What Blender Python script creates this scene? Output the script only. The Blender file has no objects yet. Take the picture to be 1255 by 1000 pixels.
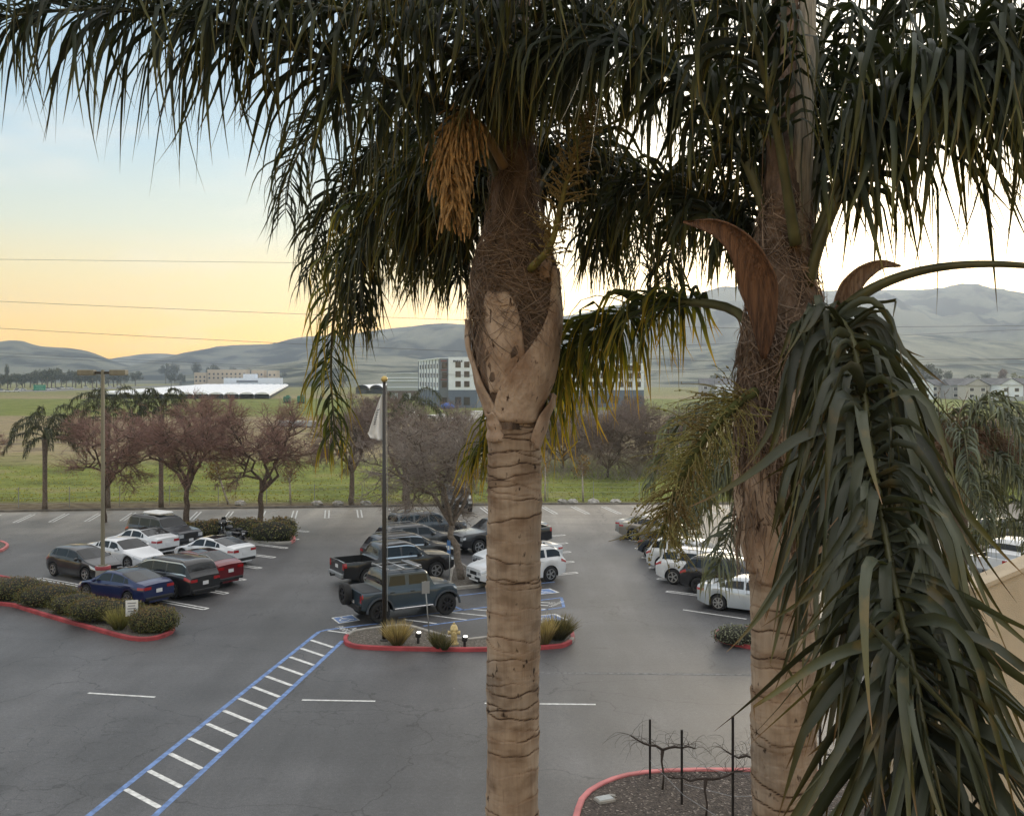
import bpy, bmesh, math, random
import numpy as np
from mathutils import Vector, Matrix, noise as mnoise

# ------------------------------------------------------------------ camera, sky, sun, exposure
scn = bpy.context.scene
C = scn.collection
R = math.radians
FPX, HZ, CX, CAMH = 1250.0, 462.0, 627.5, 10.0
cam_d = bpy.data.cameras.new('camera'); cam = bpy.data.objects.new('camera', cam_d); C.objects.link(cam)
cam.location = (0, 0, CAMH); cam.rotation_euler = (R(90), 0, 0)
cam_d.sensor_width = 36; cam_d.lens = 36*FPX/1255.0; cam_d.shift_y = -(500-HZ)/1255.0
cam_d.clip_start = 0.1; cam_d.clip_end = 12000
scn.camera = cam
SUN_AZ, SUN_EL = R(18.5), R(6.5)
sundir = Vector((math.sin(SUN_AZ)*math.cos(SUN_EL), math.cos(SUN_AZ)*math.cos(SUN_EL), math.sin(SUN_EL)))
wd = bpy.data.worlds.new("World"); scn.world = wd; wd.use_nodes = True
def setup_world():
    nt = wd.node_tree; nt.nodes.clear(); N = nt.nodes.new; L = nt.links.new
    out = N('ShaderNodeOutputWorld'); bg = N('ShaderNodeBackground'); L(bg.outputs[0], out.inputs[0])
    tc = N('ShaderNodeTexCoord'); sep = N('ShaderNodeSeparateXYZ'); L(tc.outputs['Generated'], sep.inputs[0])
    sky = N('ShaderNodeTexSky'); sky.sky_type = 'NISHITA'; sky.sun_disc = False
    sky.sun_elevation = SUN_EL; sky.sun_rotation = SUN_AZ
    sk = N('ShaderNodeVectorMath'); sk.operation = 'SCALE'; sk.inputs['Scale'].default_value = 0.05; L(sky.outputs[0], sk.inputs[0])
    rp = N('ShaderNodeValToRGB'); L(sep.outputs['Z'], rp.inputs[0])
    el = rp.color_ramp.elements
    pts = [(0.0, (1.45, .70, .03)), (.045, (1.24, .70, .07)), (.09, (.95, .70, .26)), (.14, (.64, .66, .52)), (.21, (.42, .57, .655)), (.34, (.33, .48, .62)), (.5, (.85, .84, .82)), (1.0, (1.25, 1.2, 1.14))]
    el[0].position = pts[0][0]; el[0].color = (*pts[0][1], 1); el[1].position = 1; el[1].color = (*pts[-1][1], 1)
    for p, c in pts[1:-1]:
        e = el.new(p); e.color = (*c, 1)
    # glow round the sun
    dt = N('ShaderNodeVectorMath'); dt.operation = 'DOT_PRODUCT'; L(tc.outputs['Generated'], dt.inputs[0]); dt.inputs[1].default_value = sundir
    mr = N('ShaderNodeMapRange'); mr.inputs[1].default_value = math.cos(R(30)); mr.inputs[2].default_value = 1.0
    L(dt.outputs['Value'], mr.inputs[0])
    pw = N('ShaderNodeMath'); pw.operation = 'POWER'; pw.inputs[1].default_value = 2.0; L(mr.outputs[0], pw.inputs[0])
    gl = N('ShaderNodeVectorMath'); gl.operation = 'SCALE'; gl.inputs[0].default_value = (2.1, 1.75, 1.25); 
    L(pw.outputs[0], gl.inputs['Scale'])
    # thin streaky cloud
    mp = N('ShaderNodeMapping'); mp.inputs['Scale'].default_value = (2.2, 2.2, 11); L(tc.outputs['Generated'], mp.inputs[0])
    nz = N('ShaderNodeTexNoise'); nz.inputs['Scale'].default_value = 2.4; nz.inputs['Detail'].default_value = 6; L(mp.outputs[0], nz.inputs[0])
    cr = N('ShaderNodeMapRange'); cr.inputs[1].default_value = .52; cr.inputs[2].default_value = .75; cr.inputs[4].default_value = .42; L(nz.outputs['Fac'], cr.inputs[0])
    mx = N('ShaderNodeMixRGB'); L(cr.outputs[0], mx.inputs[0]); L(rp.outputs[0], mx.inputs[1]); mx.inputs[2].default_value = (.86, .78, .68, 1)
    a1 = N('ShaderNodeVectorMath'); a1.operation = 'ADD'; L(mx.outputs[0], a1.inputs[0]); L(gl.outputs[0], a1.inputs[1])
    a2 = N('ShaderNodeVectorMath'); a2.operation = 'ADD'; L(a1.outputs[0], a2.inputs[0]); L(sk.outputs[0], a2.inputs[1])
    L(a2.outputs[0], bg.inputs[0]); bg.inputs[1].default_value = 0.92
setup_world()
sl = bpy.data.lights.new('sun', 'SUN'); sl.energy = 0.9; sl.angle = R(12); sl.color = (1, .86, .66)
so = bpy.data.objects.new('sun', sl); C.objects.link(so); so.rotation_euler = sundir.to_track_quat('Z', 'Y').to_euler()
scn.view_settings.view_transform = 'Standard'; scn.view_settings.look = 'None'
scn.view_settings.exposure = 0.2; scn.view_settings.gamma = 1.0
scn.cycles.max_bounces = 6; scn.cycles.transparent_max_bounces = 8; scn.cycles.volume_bounces = 1
scn.cycles.use_denoising = True
scn.cycles.sample_clamp_indirect = 4

# ------------------------------------------------------------------ helpers
rng = np.random.default_rng(7)
def P(x, y, z=0.0):
    Y = (CAMH-z)*FPX/(y-HZ); return Vector(((x-CX)/FPX*Y, Y, z))
def Q(x, y, Y):
    return Vector(((x-CX)/FPX*Y, Y, CAMH-(y-HZ)/FPX*Y))
def link(o, parent=None):
    C.objects.link(o)
    if parent: o.parent = parent
    return o
def tag(o, label=None, cat=None, group=None, kind=None):
    if label: o['label'] = label
    if cat: o['category'] = cat
    if group: o['group'] = group
    if kind: o['kind'] = kind
    return o
def thing(name, label, cat, loc=(0, 0, 0), rz=0.0, group=None):
    o = bpy.data.objects.new(name, None); o.empty_display_size = .1; o.location = loc; o.rotation_euler = (0, 0, rz)
    link(o); return tag(o, label, cat, group)
def mesh(name, V, F, mats, parent=None, fm=None, smooth=True, sharp=None, attr=None, loc=None):
    me = bpy.data.meshes.new(name); V = np.asarray(V, dtype=np.float32).reshape(-1, 3)
    if isinstance(F, np.ndarray):
        n, k = F.shape
        me.vertices.add(len(V)); me.vertices.foreach_set('co', V.ravel())
        me.loops.add(n*k); me.loops.foreach_set('vertex_index', F.astype(np.int32).ravel())
        me.polygons.add(n); me.polygons.foreach_set('loop_start', np.arange(0, n*k, k, dtype=np.int32))
        me.update(calc_edges=True)
    else:
        me.from_pydata(V.tolist(), [], F)
    if not isinstance(mats, (list, tuple)): mats = [mats]
    for m in mats: me.materials.append(m)
    if fm is not None: me.polygons.foreach_set('material_index', np.asarray(fm, dtype=np.int32))
    me.polygons.foreach_set('use_smooth', np.full(len(me.polygons), bool(smooth)))
    if attr is not None:
        a = me.attributes.new('dat', 'FLOAT_COLOR', 'POINT'); a.data.foreach_set('color', np.asarray(attr, dtype=np.float32).ravel())
    me.update()
    if sharp: me.set_sharp_from_angle(angle=R(sharp))
    o = bpy.data.objects.new(name, me)
    if loc is not None: o.location = loc
    return link(o, parent)
class MB:
    """collects simple solids, then becomes ONE mesh object"""
    def __init__(s): s.V = []; s.F = []; s.M = []
    def add(s, V, F, m=0):
        o = len(s.V); s.V += [tuple(v) for v in V]; s.F += [[i+o for i in f] for f in F]; s.M += [m]*len(F); return s
    def box(s, c, d, rz=0.0, m=0, taper=1.0, bev=0.0):
        x, y, z = d[0]/2, d[1]/2, d[2]/2; cs, sn = math.cos(rz), math.sin(rz); V = []
        if bev > 0:
            b = min(bev, x*.9, y*.9, z*.9)
            ring = lambda a, e, zz: [(-a, -e+0, zz), (a, -e, zz), (a, e, zz), (-a, e, zz)]
            rows = [ring(x-b, y-b, -z), ring(x, y, -z+b), ring(x*taper, y*taper, z-b), ring((x-b)*taper, (y-b)*taper, z)]
            V = [p for r in rows for p in r]
            F = [[3, 2, 1, 0], [12, 13, 14, 15]]
            for k in range(3):
                for i in range(4): F.append([k*4+i, k*4+(i+1) % 4, k*4+4+(i+1) % 4, k*4+4+i])
        else:
            V = [(-x, -y, -z), (x, -y, -z), (x, y, -z), (-x, y, -z)] + [(a*taper, b*taper, z) for a, b in ((-x, -y), (x, -y), (x, y), (-x, y))]
            F = [[3, 2, 1, 0], [4, 5, 6, 7], [0, 1, 5, 4], [1, 2, 6, 5], [2, 3, 7, 6], [3, 0, 4, 7]]
        V = [(c[0]+a*cs-b*sn, c[1]+a*sn+b*cs, c[2]+zz) for a, b, zz in V]
        return s.add(V, F, m)
    def tube(s, pts, rad, n=8, m=0, caps=True):
        pts = [Vector(p) for p in pts]; k = len(pts)
        if not hasattr(rad, '__len__'): rad = [rad]*k
        up = Vector((0, 0, 1)); V = []; F = []; pa = None
        for i, p in enumerate(pts):
            t = (pts[min(i+1, k-1)]-pts[max(i-1, 0)])
            t = t.normalized() if t.length > 1e-9 else Vector((0, 0, 1))
            a = (pa - t*pa.dot(t)) if pa else t.cross(up if abs(t.z) < .95 else Vector((1, 0, 0)))
            if a.length < 1e-6: a = t.orthogonal()
            a.normalize(); pa = a; b = t.cross(a)
            for j in range(n):
                an = 2*math.pi*j/n; V.append(p+(a*math.cos(an)+b*math.sin(an))*rad[i])
        for i in range(k-1):
            for j in range(n): F.append([i*n+j, i*n+(j+1) % n, (i+1)*n+(j+1) % n, (i+1)*n+j])
        if caps: F.append(list(range(n))[::-1]); F.append([(k-1)*n+j for j in range(n)])
        return s.add(V, F, m)
    def lathe(s, prof, n=16, c=(0, 0, 0), axis='z', m=0, caps=True):
        V = []; F = []; k = len(prof)
        for r, h in prof:
            for j in range(n):
                a = 2*math.pi*j/n; u, w = r*math.cos(a), r*math.sin(a)
                V.append((c[0]+u, c[1]+w, c[2]+h) if axis == 'z' else ((c[0]+u, c[1]+h, c[2]+w) if axis == 'y' else (c[0]+h, c[1]+u, c[2]+w)))
        for i in range(k-1):
            for j in range(n): F.append([i*n+j, i*n+(j+1) % n, (i+1)*n+(j+1) % n, (i+1)*n+j])
        if caps: F.append(list(range(n))[::-1]); F.append([(k-1)*n+j for j in range(n)])
        return s.add(V, F, m)
    def ball(s, c, r, n=10, k=7, m=0):
        if not hasattr(r, '__len__'): r = (r, r, r)
        V = []; F = []
        for i in range(1, k):
            ph = math.pi*i/k
            for j in range(n):
                a = 2*math.pi*j/n; V.append((c[0]+r[0]*math.sin(ph)*math.cos(a), c[1]+r[1]*math.sin(ph)*math.sin(a), c[2]+r[2]*math.cos(ph)))
        t = len(V); V += [(c[0], c[1], c[2]+r[2]), (c[0], c[1], c[2]-r[2])]
        for i in range(k-2):
            for j in range(n): F.append([i*n+j, (i+1)*n+j, (i+1)*n+(j+1) % n, i*n+(j+1) % n])
        for j in range(n): F.append([t, j, (j+1) % n]); F.append([t+1, (k-2)*n+(j+1) % n, (k-2)*n+j])
        return s.add(V, F, m)
    def prism(s, poly, z0, z1, m=0):
        n = len(poly); V = [(p[0], p[1], z0) for p in poly]+[(p[0], p[1], z1) for p in poly]
        return s.add(V, [list(range(n))[::-1], list(range(n, 2*n))]+[[i, (i+1) % n, n+(i+1) % n, n+i] for i in range(n)], m)
    def build(s, name, mats, parent=None, smooth=False, sharp=None, loc=None):
        o = mesh(name, s.V, s.F, mats, parent, s.M, smooth, sharp, loc=loc); return o
def copy_tree(o, parent=None):
    c = o.copy(); C.objects.link(c)
    if parent: c.parent = parent
    for ch in [k for k in bpy.data.objects if k.parent == o]: copy_tree(ch, c)
    return c

# ------------------------------------------------------------------ materials
def mat(name, col, rough=.6, metal=0.0, var=0.0, vs=3.0, bump=0.0, bs=20.0, coat=0.0, spec=.5, col2=None, stretch=(1, 1, 1), coords='Object', detail=5):
    m = bpy.data.materials.new(name); m.use_nodes = True; nt = m.node_tree; b = nt.nodes['Principled BSDF']; N = nt.nodes.new; L = nt.links.new
    b.inputs['Base Color'].default_value = (*col, 1); b.inputs['Roughness'].default_value = rough; b.inputs['Metallic'].default_value = metal
    b.inputs['Coat Weight'].default_value = coat; b.inputs['Coat Roughness'].default_value = .04; b.inputs['Specular IOR Level'].default_value = spec
    if var or bump or col2:
        tc = N('ShaderNodeTexCoord'); mp = N('ShaderNodeMapping'); mp.inputs['Scale'].default_value = stretch; L(tc.outputs[coords], mp.inputs[0])
    if var or col2:
        nz = N('ShaderNodeTexNoise'); nz.inputs['Scale'].default_value = vs; nz.inputs['Detail'].default_value = detail; L(mp.outputs[0], nz.inputs[0])
        rp = N('ShaderNodeValToRGB'); L(nz.outputs['Fac'], rp.inputs[0]); e = rp.color_ramp.elements
        c2 = col2 or tuple(max(0, c*(1-var)) for c in col); c1 = col if col2 else tuple(min(1, c*(1+var)) for c in col)
        e[0].position = .36; e[1].position = .64; e[0].color = (*c2, 1); e[1].color = (*c1, 1); L(rp.outputs[0], b.inputs['Base Color'])
    if bump:
        n2 = N('ShaderNodeTexNoise'); n2.inputs['Scale'].default_value = bs; n2.inputs['Detail'].default_value = 4; L(mp.outputs[0], n2.inputs[0])
        bp = N('ShaderNodeBump'); bp.inputs['Strength'].default_value = bump; bp.inputs['Distance'].default_value = .02; L(n2.outputs['Fac'], bp.inputs['Height']); L(bp.outputs[0], b.inputs['Normal'])
    return m
def emis(name, col, st):
    m = mat(name, col); b = m.node_tree.nodes['Principled BSDF']; b.inputs['Emission Color'].default_value = (*col, 1); b.inputs['Emission Strength'].default_value = st; return m
def leaf_mat(name, stops, rough=.5, trans=.25, spec=.4, tcol=None, blotch=None):
    """colour by the 'dat' attribute: r = place along the leaf, g = random per leaf. stops: list of (pos, colour)"""
    m = bpy.data.materials.new(name); m.use_nodes = True; nt = m.node_tree; b = nt.nodes['Principled BSDF']; N = nt.nodes.new; L = nt.links.new
    at = N('ShaderNodeAttribute'); at.attribute_name = 'dat'; sp = N('ShaderNodeSeparateColor'); L(at.outputs['Color'], sp.inputs[0])
    rp = N('ShaderNodeValToRGB'); L(sp.outputs[0], rp.inputs[0]); el = rp.color_ramp.elements
    el[0].position = stops[0][0]; el[0].color = (*stops[0][1], 1); el[1].position = stops[-1][0]; el[1].color = (*stops[-1][1], 1)
    for p, c in stops[1:-1]: e = el.new(p); e.color = (*c, 1)
    mr = N('ShaderNodeMapRange'); mr.inputs[3].default_value = .55; mr.inputs[4].default_value = 1.45; L(sp.outputs[1], mr.inputs[0])
    src = rp.outputs[0]
    if blotch:   # dry patches of the leaf itself
        tc = N('ShaderNodeTexCoord'); nz = N('ShaderNodeTexNoise'); nz.inputs['Scale'].default_value = 9; nz.inputs['Detail'].default_value = 6; L(tc.outputs['Object'], nz.inputs[0])
        cr = N('ShaderNodeMapRange'); cr.inputs[1].default_value = .58; cr.inputs[2].default_value = .68; cr.inputs[4].default_value = .75; L(nz.outputs['Fac'], cr.inputs[0])
        bx = N('ShaderNodeMixRGB'); L(cr.outputs[0], bx.inputs[0]); L(src, bx.inputs[1]); bx.inputs[2].default_value = (*blotch, 1); src = bx.outputs[0]
    ml = N('ShaderNodeVectorMath'); ml.operation = 'SCALE'; L(src, ml.inputs[0]); L(mr.outputs[0], ml.inputs['Scale'])
    L(ml.outputs[0], b.inputs['Base Color']); b.inputs['Roughness'].default_value = rough; b.inputs['Specular IOR Level'].default_value = spec
    if trans:
        tr = N('ShaderNodeBsdfTranslucent'); mx = N('ShaderNodeMixShader'); mx.inputs[0].default_value = trans
        t2 = N('ShaderNodeVectorMath'); t2.operation = 'MULTIPLY'; L(ml.outputs[0], t2.inputs[0]); t2.inputs[1].default_value = tcol or (2.6, 2.4, .9); L(t2.outputs[0], tr.inputs[0])
        L(b.outputs[0], mx.inputs[1]); L(tr.outputs[0], mx.inputs[2]); L(mx.outputs[0], nt.nodes['Material Output'].inputs[0])
    return m
M = {}
M['black'] = mat('black_plastic', (.012, .012, .013), .55)
M['rubber'] = mat('tyre_rubber', (.016, .016, .017), .85)
M['glass'] = mat('car_glass', (.008, .010, .012), .04, spec=.45)
M['chrome'] = mat('chrome', (.6, .6, .62), .2, 1.0)
M['alloy'] = mat('alloy_rim', (.42, .43, .45), .35, .8)
M['darkrim'] = mat('dark_rim', (.03, .03, .035), .4, .6)
M['tail'] = mat('tail_lamp_red', (.35, .012, .015), .15, coat=.6)
M['head'] = mat('head_lamp', (.55, .57, .6), .12, .2, coat=1)
M['plate'] = mat('plate_white', (.7, .7, .72), .5)
M['white_line'] = mat('white_marking', (.66, .66, .64), .8, var=.22, vs=6, coords='Object')
M['blue_line'] = mat('blue_marking', (.15, .24, .46), .8, var=.25, vs=5)
M['faint_line'] = mat('worn_marking', (.16, .16, .16), .85, var=.5, vs=7)
M['white'] = mat('white_paint', (.75, .75, .74), .5, var=.05, vs=2)
M['grey'] = mat('grey_metal', (.3, .31, .32), .5, .4)
M['bronze'] = mat('bronze_pole', (.035, .031, .027), .45, .3)
M['pole'] = mat('painted_pole', (.20, .185, .135), .55, var=.12, vs=4, stretch=(1, 1, .1))
M['concrete'] = mat('concrete', (.33, .31, .28), .9, var=.18, vs=2.5, bump=.3, bs=40)
M['redcurb'] = mat('red_curb_paint', (.34, .05, .058), .7, var=.25, vs=1.6, bump=.2, bs=30)
M['pinkcurb'] = mat('faded_red_curb_paint', (.52, .17, .17), .75, var=.2, vs=1.4, bump=.2, bs=30)
M['wood'] = mat('grey_wood', (.16, .12, .09), .9, var=.3, vs=5)
# ------------------------------------------------------------------ ground, lot, roads
def asphalt_mat():
    m = bpy.data.materials.new('asphalt'); m.use_nodes = True; nt = m.node_tree; b = nt.nodes['Principled BSDF']; N = nt.nodes.new; L = nt.links.new
    tc = N('ShaderNodeTexCoord'); co = tc.outputs['Object']
    def nz(s, d=5, st=(1, 1, 1), dist=0):
        mp = N('ShaderNodeMapping'); mp.inputs['Scale'].default_value = st; L(co, mp.inputs[0])
        n = N('ShaderNodeTexNoise'); n.inputs['Scale'].default_value = s; n.inputs['Detail'].default_value = d; n.inputs['Distortion'].default_value = dist; L(mp.outputs[0], n.inputs[0]); return n.outputs['Fac']
    def mr(v, a, b_, c, d):
        k = N('ShaderNodeMapRange'); L(v, k.inputs[0])
        for i, q in enumerate((a, b_, c, d)): k.inputs[i+1].default_value = q
        return k.outputs[0]
    def mul(a, b_):
        k = N('ShaderNodeMath'); k.operation = 'MULTIPLY'; L(a, k.inputs[0]); L(b_, k.inputs[1]); return k.outputs[0]
    f = mul(mr(nz(.11, 6), .3, .7, .62, 1.42), mr(nz(.6, 6, (1, .35, 1)), .3, .7, .76, 1.26))
    f = mul(f, mr(nz(30, 4), .3, .7, .6, 1.42))
    f = mul(f, mr(nz(.22, 4, (3.2, .12, 1), .4),  .45, .62, .97, 1.14))          # worn wheel tracks up the aisle
    f = mul(f, mr(nz(.16, 5, (.12, 2.4, 1), .5), .46, .66, 1.04, .86))           # darker bands along the drive
    f = mul(f, mr(nz(.7, 3, (1, 1, 1), .3), .66, .73, 1.0, .62))              # oil drips
    f = mul(f, mr(nz(8, 3), .3, .7, .84, 1.17)); f = mul(f, mr(nz(4.5, 2), .73, .76, 1.0, 1.9))   # coarse aggregate, bits of litter
    # cracks
    mp = N('ShaderNodeMapping'); mp.inputs['Scale'].default_value = (1, 1, 0); L(co, mp.inputs[0])
    n1 = N('ShaderNodeTexNoise'); n1.inputs['Scale'].default_value = .9; n1.inputs['Detail'].default_value = 6; L(mp.outputs[0], n1.inputs[0])
    vm = N('ShaderNodeVectorMath'); vm.operation = 'SCALE'; L(n1.outputs['Color'], vm.inputs[0]); vm.inputs['Scale'].default_value = 1.5
    va = N('ShaderNodeVectorMath'); va.operation = 'ADD'; L(mp.outputs[0], va.inputs[0]); L(vm.outputs[0], va.inputs[1])
    def crack(scale, w, mask_s, lo, hi):
        vo = N('ShaderNodeTexVoronoi'); vo.feature = 'DISTANCE_TO_EDGE'; vo.inputs['Scale'].default_value = scale; L(va.outputs[0], vo.inputs[0])
        c = mr(vo.outputs['Distance'], 0, w, 1, 0); return mul(c, mr(nz(mask_s, 3), lo, hi, 0, 1))
    ck = N('ShaderNodeMath'); ck.operation = 'MAXIMUM'; L(crack(.15, .005, .08, .34, .46), ck.inputs[0]); L(crack(.8, .014, .13, .50, .58), ck.inputs[1])
    f = mul(f, mr(ck.outputs[0], 0, 1, 1, .34))
    sp = N('ShaderNodeSeparateXYZ'); L(co, sp.inputs[0]); far = mr(sp.outputs['Y'], 60, 79, 0, 1)   # low sky's grazing glare on the far lot, painted into the base colour
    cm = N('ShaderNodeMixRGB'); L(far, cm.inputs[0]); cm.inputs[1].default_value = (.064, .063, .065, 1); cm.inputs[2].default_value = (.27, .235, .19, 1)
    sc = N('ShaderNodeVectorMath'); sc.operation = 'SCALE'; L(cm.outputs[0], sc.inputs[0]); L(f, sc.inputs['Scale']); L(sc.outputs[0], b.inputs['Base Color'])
    b.inputs['Roughness'].default_value = .52; b.inputs['Specular IOR Level'].default_value = .5
    bp = N('ShaderNodeBump'); bp.inputs['Strength'].default_value = .35; bp.inputs['Distance'].default_value = .01; L(nz(60, 3), bp.inputs['Height']); L(bp.outputs[0], b.inputs['Normal'])
    return m
def field_mat():
    m = bpy.data.materials.new('field'); m.use_nodes = True; nt = m.node_tree; b = nt.nodes['Principled BSDF']; N = nt.nodes.new; L = nt.links.new
    tc = N('ShaderNodeTexCoord'); co = tc.outputs['Object']; sp = N('ShaderNodeSeparateXYZ'); L(co, sp.inputs[0])
    def nz(s, d=6, st=(1, 1, 1)):
        mp = N('ShaderNodeMapping'); mp.inputs['Scale'].default_value = st; L(co, mp.inputs[0])
        n = N('ShaderNodeTexNoise'); n.inputs['Scale'].default_value = s; n.inputs['Detail'].default_value = d; L(mp.outputs[0], n.inputs[0]); return n.outputs['Fac']
    def ramp(v, pts):
        r = N('ShaderNodeValToRGB'); L(v, r.inputs[0]); el = r.color_ramp.elements
        el[0].position = pts[0][0]; el[0].color = (*pts[0][1], 1); el[1].position = pts[-1][0]; el[1].color = (*pts[-1][1], 1)
        for p, c in pts[1:-1]: e = el.new(p); e.color = (*c, 1)
        return r.outputs[0]
    def mix(f, a, c):
        x = N('ShaderNodeMixRGB'); L(f, x.inputs[0]); L(a, x.inputs[1]); L(c, x.inputs[2]); return x.outputs[0]
    # distance bands of the farmland, wobbled by noise
    wob = N('ShaderNodeMath'); wob.operation = 'MULTIPLY_ADD'; L(nz(.03, 3), wob.inputs[0]); wob.inputs[1].default_value = 50; L(sp.outputs['Y'], wob.inputs[2])
    dist = N('ShaderNodeMapRange'); L(wob.outputs[0], dist.inputs[0]); dist.inputs[1].default_value = 80; dist.inputs[2].default_value = 800
    g1, g2 = (.17, .205, .04), (.28, .295, .07); dry, br = (.33, .265, .155), (.12, .095, .07)
    green = ramp(nz(.16), [(.32, (.06, .068, .022)), (.46, g1), (.58, g2), (.68, (.36, .29, .15))])
    tuft = ramp(nz(2.5, 8, (1, .5, 1)), [(.33, (.07, .088, .024)), (.62, (.20, .225, .06))])
    gm = N('ShaderNodeMixRGB'); gm.inputs[0].default_value = .6; L(green, gm.inputs[1]); L(tuft, gm.inputs[2])
    dryc = ramp(nz(.22), [(.3, br), (.5, dry), (.7, (.19, .175, .07))])
    wx = ramp(dist.outputs[0], [(.0, (0, 0, 0)), (.085, (0, 0, 0)), (.115, (1, 1, 1)), (.27, (1, 1, 1)), (.30, (0, 0, 0)), (.56, (0, 0, 0)), (.60, (1, 1, 1)), (.75, (.4, .4, .4))])
    base = mix(wx, gm.outputs[0], dryc)
    edge = ramp(sp.outputs['Y'], [(.0, (0, 0, 0)), (1, (0, 0, 0))])
    er = N('ShaderNodeMapRange'); L(sp.outputs['Y'], er.inputs[0]); er.inputs[1].default_value = 80.5; er.inputs[2].default_value = 83; er.inputs[3].default_value = 1; er.inputs[4].default_value = 0
    dirt = ramp(nz(1.2), [(.35, (.10, .075, .05)), (.65, (.20, .165, .105))])
    L(mix(er.outputs[0], base, dirt), b.inputs['Base Color']); b.inputs['Roughness'].default_value = .95; b.inputs['Specular IOR Level'].default_value = .1
    bp = N('ShaderNodeBump'); bp.inputs['Strength'].default_value = .9; bp.inputs['Distance'].default_value = .25; L(nz(1.6, 8), bp.inputs['Height']); L(bp.outputs[0], b.inputs['Normal'])
    return m
def mulch_mat(name, a, bcol, chips):
    m = bpy.data.materials.new(name); m.use_nodes = True; nt = m.node_tree; b = nt.nodes['Principled BSDF']; N = nt.nodes.new; L = nt.links.new
    tc = N('ShaderNodeTexCoord'); vo = N('ShaderNodeTexVoronoi'); vo.inputs['Scale'].default_value = 22; vo.inputs['Randomness'].default_value = 1
    n = N('ShaderNodeTexNoise'); n.inputs['Scale'].default_value = 9; n.inputs['Detail'].default_value = 8; L(tc.outputs['Object'], n.inputs[0]); L(tc.outputs['Object'], vo.inputs[0])
    sc = N('ShaderNodeSeparateColor'); L(vo.outputs['Color'], sc.inputs[0])
    r = N('ShaderNodeValToRGB'); L(sc.outputs[0], r.inputs[0]); e = r.color_ramp.elements; e[0].color = (*a, 1); e[1].color = (*chips, 1); e[1].position = 1; k = e.new(.72); k.color = (*bcol, 1); k2 = e.new(.9); k2.color = (*bcol, 1)
    mx = N('ShaderNodeMixRGB'); mx.blend_type = 'MULTIPLY'; mx.inputs[0].default_value = .7; L(r.outputs[0], mx.inputs[1])
    r2 = N('ShaderNodeValToRGB'); L(n.outputs['Fac'], r2.inputs[0]); r2.color_ramp.elements[0].position = .3; r2.color_ramp.elements[0].color = (.35, .35, .35, 1); r2.color_ramp.elements[1].position = .7; L(r2.outputs[0], mx.inputs[2])
    L(mx.outputs[0], b.inputs['Base Color']); b.inputs['Roughness'].default_value = .95
    bp = N('ShaderNodeBump'); bp.inputs['Strength'].default_value = 1; bp.inputs['Distance'].default_value = .04; L(vo.outputs['Distance'], bp.inputs['Height']); L(bp.outputs[0], b.inputs['Normal'])
    return m
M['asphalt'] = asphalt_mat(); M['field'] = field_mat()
M['mulch'] = mulch_mat('wood_chip_mulch', (.045, .035, .03), (.115, .09, .075), (.40, .34, .29))
M['soil'] = mulch_mat('gravelly_soil', (.10, .085, .07), (.19, .165, .135), (.38, .34, .29))

def sheet(name, poly, z, m, parent=None, sub=0):
    o = mesh(name, [(p[0], p[1], z) for p in poly], [list(range(len(poly)))], m, parent, smooth=False); return o
ground = sheet('ground', [(-3500, -60), (3500, -60), (3500, 4500), (-3500, 4500)], -.02, M['field']); tag(ground, kind='structure')
curb_y = [(-60, 73.5), (-38, 75.5), (-26, 77), (-14.2, 78.1), (2.3, 79.9), (9.7, 80.0), (30, 80.3), (60, 80.6)]
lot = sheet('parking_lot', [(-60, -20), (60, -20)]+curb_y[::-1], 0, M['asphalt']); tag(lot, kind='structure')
def offset_poly(poly, d):
    n = len(poly); out = []
    for i in range(n):
        a, b, c = Vector(poly[i-1][:2]), Vector(poly[i][:2]), Vector(poly[(i+1) % n][:2])
        e1 = (b-a).normalized(); e2 = (c-b).normalized(); n1 = Vector((-e1.y, e1.x)); n2 = Vector((-e2.y, e2.x)); nn = n1+n2
        nn = nn.normalized() if nn.length > 1e-6 else n1
        out.append(tuple(b+nn*d/max(.5, nn.dot(n1))))
    return out
def area(p): return sum(p[i-1][0]*p[i][1]-p[i][0]*p[i-1][1] for i in range(len(p)))/2
def smooth_poly(p, it=2):
    for _ in range(it):
        q = []
        for i in range(len(p)):
            a, b = p[i], p[(i+1) % len(p)]
            q += [(a[0]*.75+b[0]*.25, a[1]*.75+b[1]*.25), (a[0]*.25+b[0]*.75, a[1]*.25+b[1]*.75)]
        p = q
    return p
def island(name, px, soil, cmat, h=.15, w=.15, red_fn=None, world=False, sm=2):
    """a raised planter: soil sheet (structure) with a kerb running round it"""
    poly = px if world else [tuple(P(x, y)[:2]) for x, y in px]
    if area(poly) < 0: poly = poly[::-1]
    if sm: poly = smooth_poly(poly, sm)
    inner = offset_poly(poly, w); n = len(poly)
    bed = sheet(name, inner, h-.05, soil); tag(bed, kind='structure')
    bo = offset_poly(poly, .02); bi = offset_poly(poly, w-.02)
    V = [(*p, 0) for p in poly]+[(*p, h-.02) for p in poly]+[(*p, h) for p in bo]+[(*p, h) for p in bi]+[(*p, h-.02) for p in inner]+[(*p, h-.12) for p in inner]
    F = []; fm = []
    for r in range(5):
        for i in range(n):
            j = (i+1) % n; F.append([r*n+i, r*n+j, (r+1)*n+j, (r+1)*n+i])
            fm.append(0 if (red_fn is None or red_fn(*poly[i])) else 1)
    k = mesh('kerb', V, F, [cmat, M['concrete']], bed, fm, smooth=False)
    return bed
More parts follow.
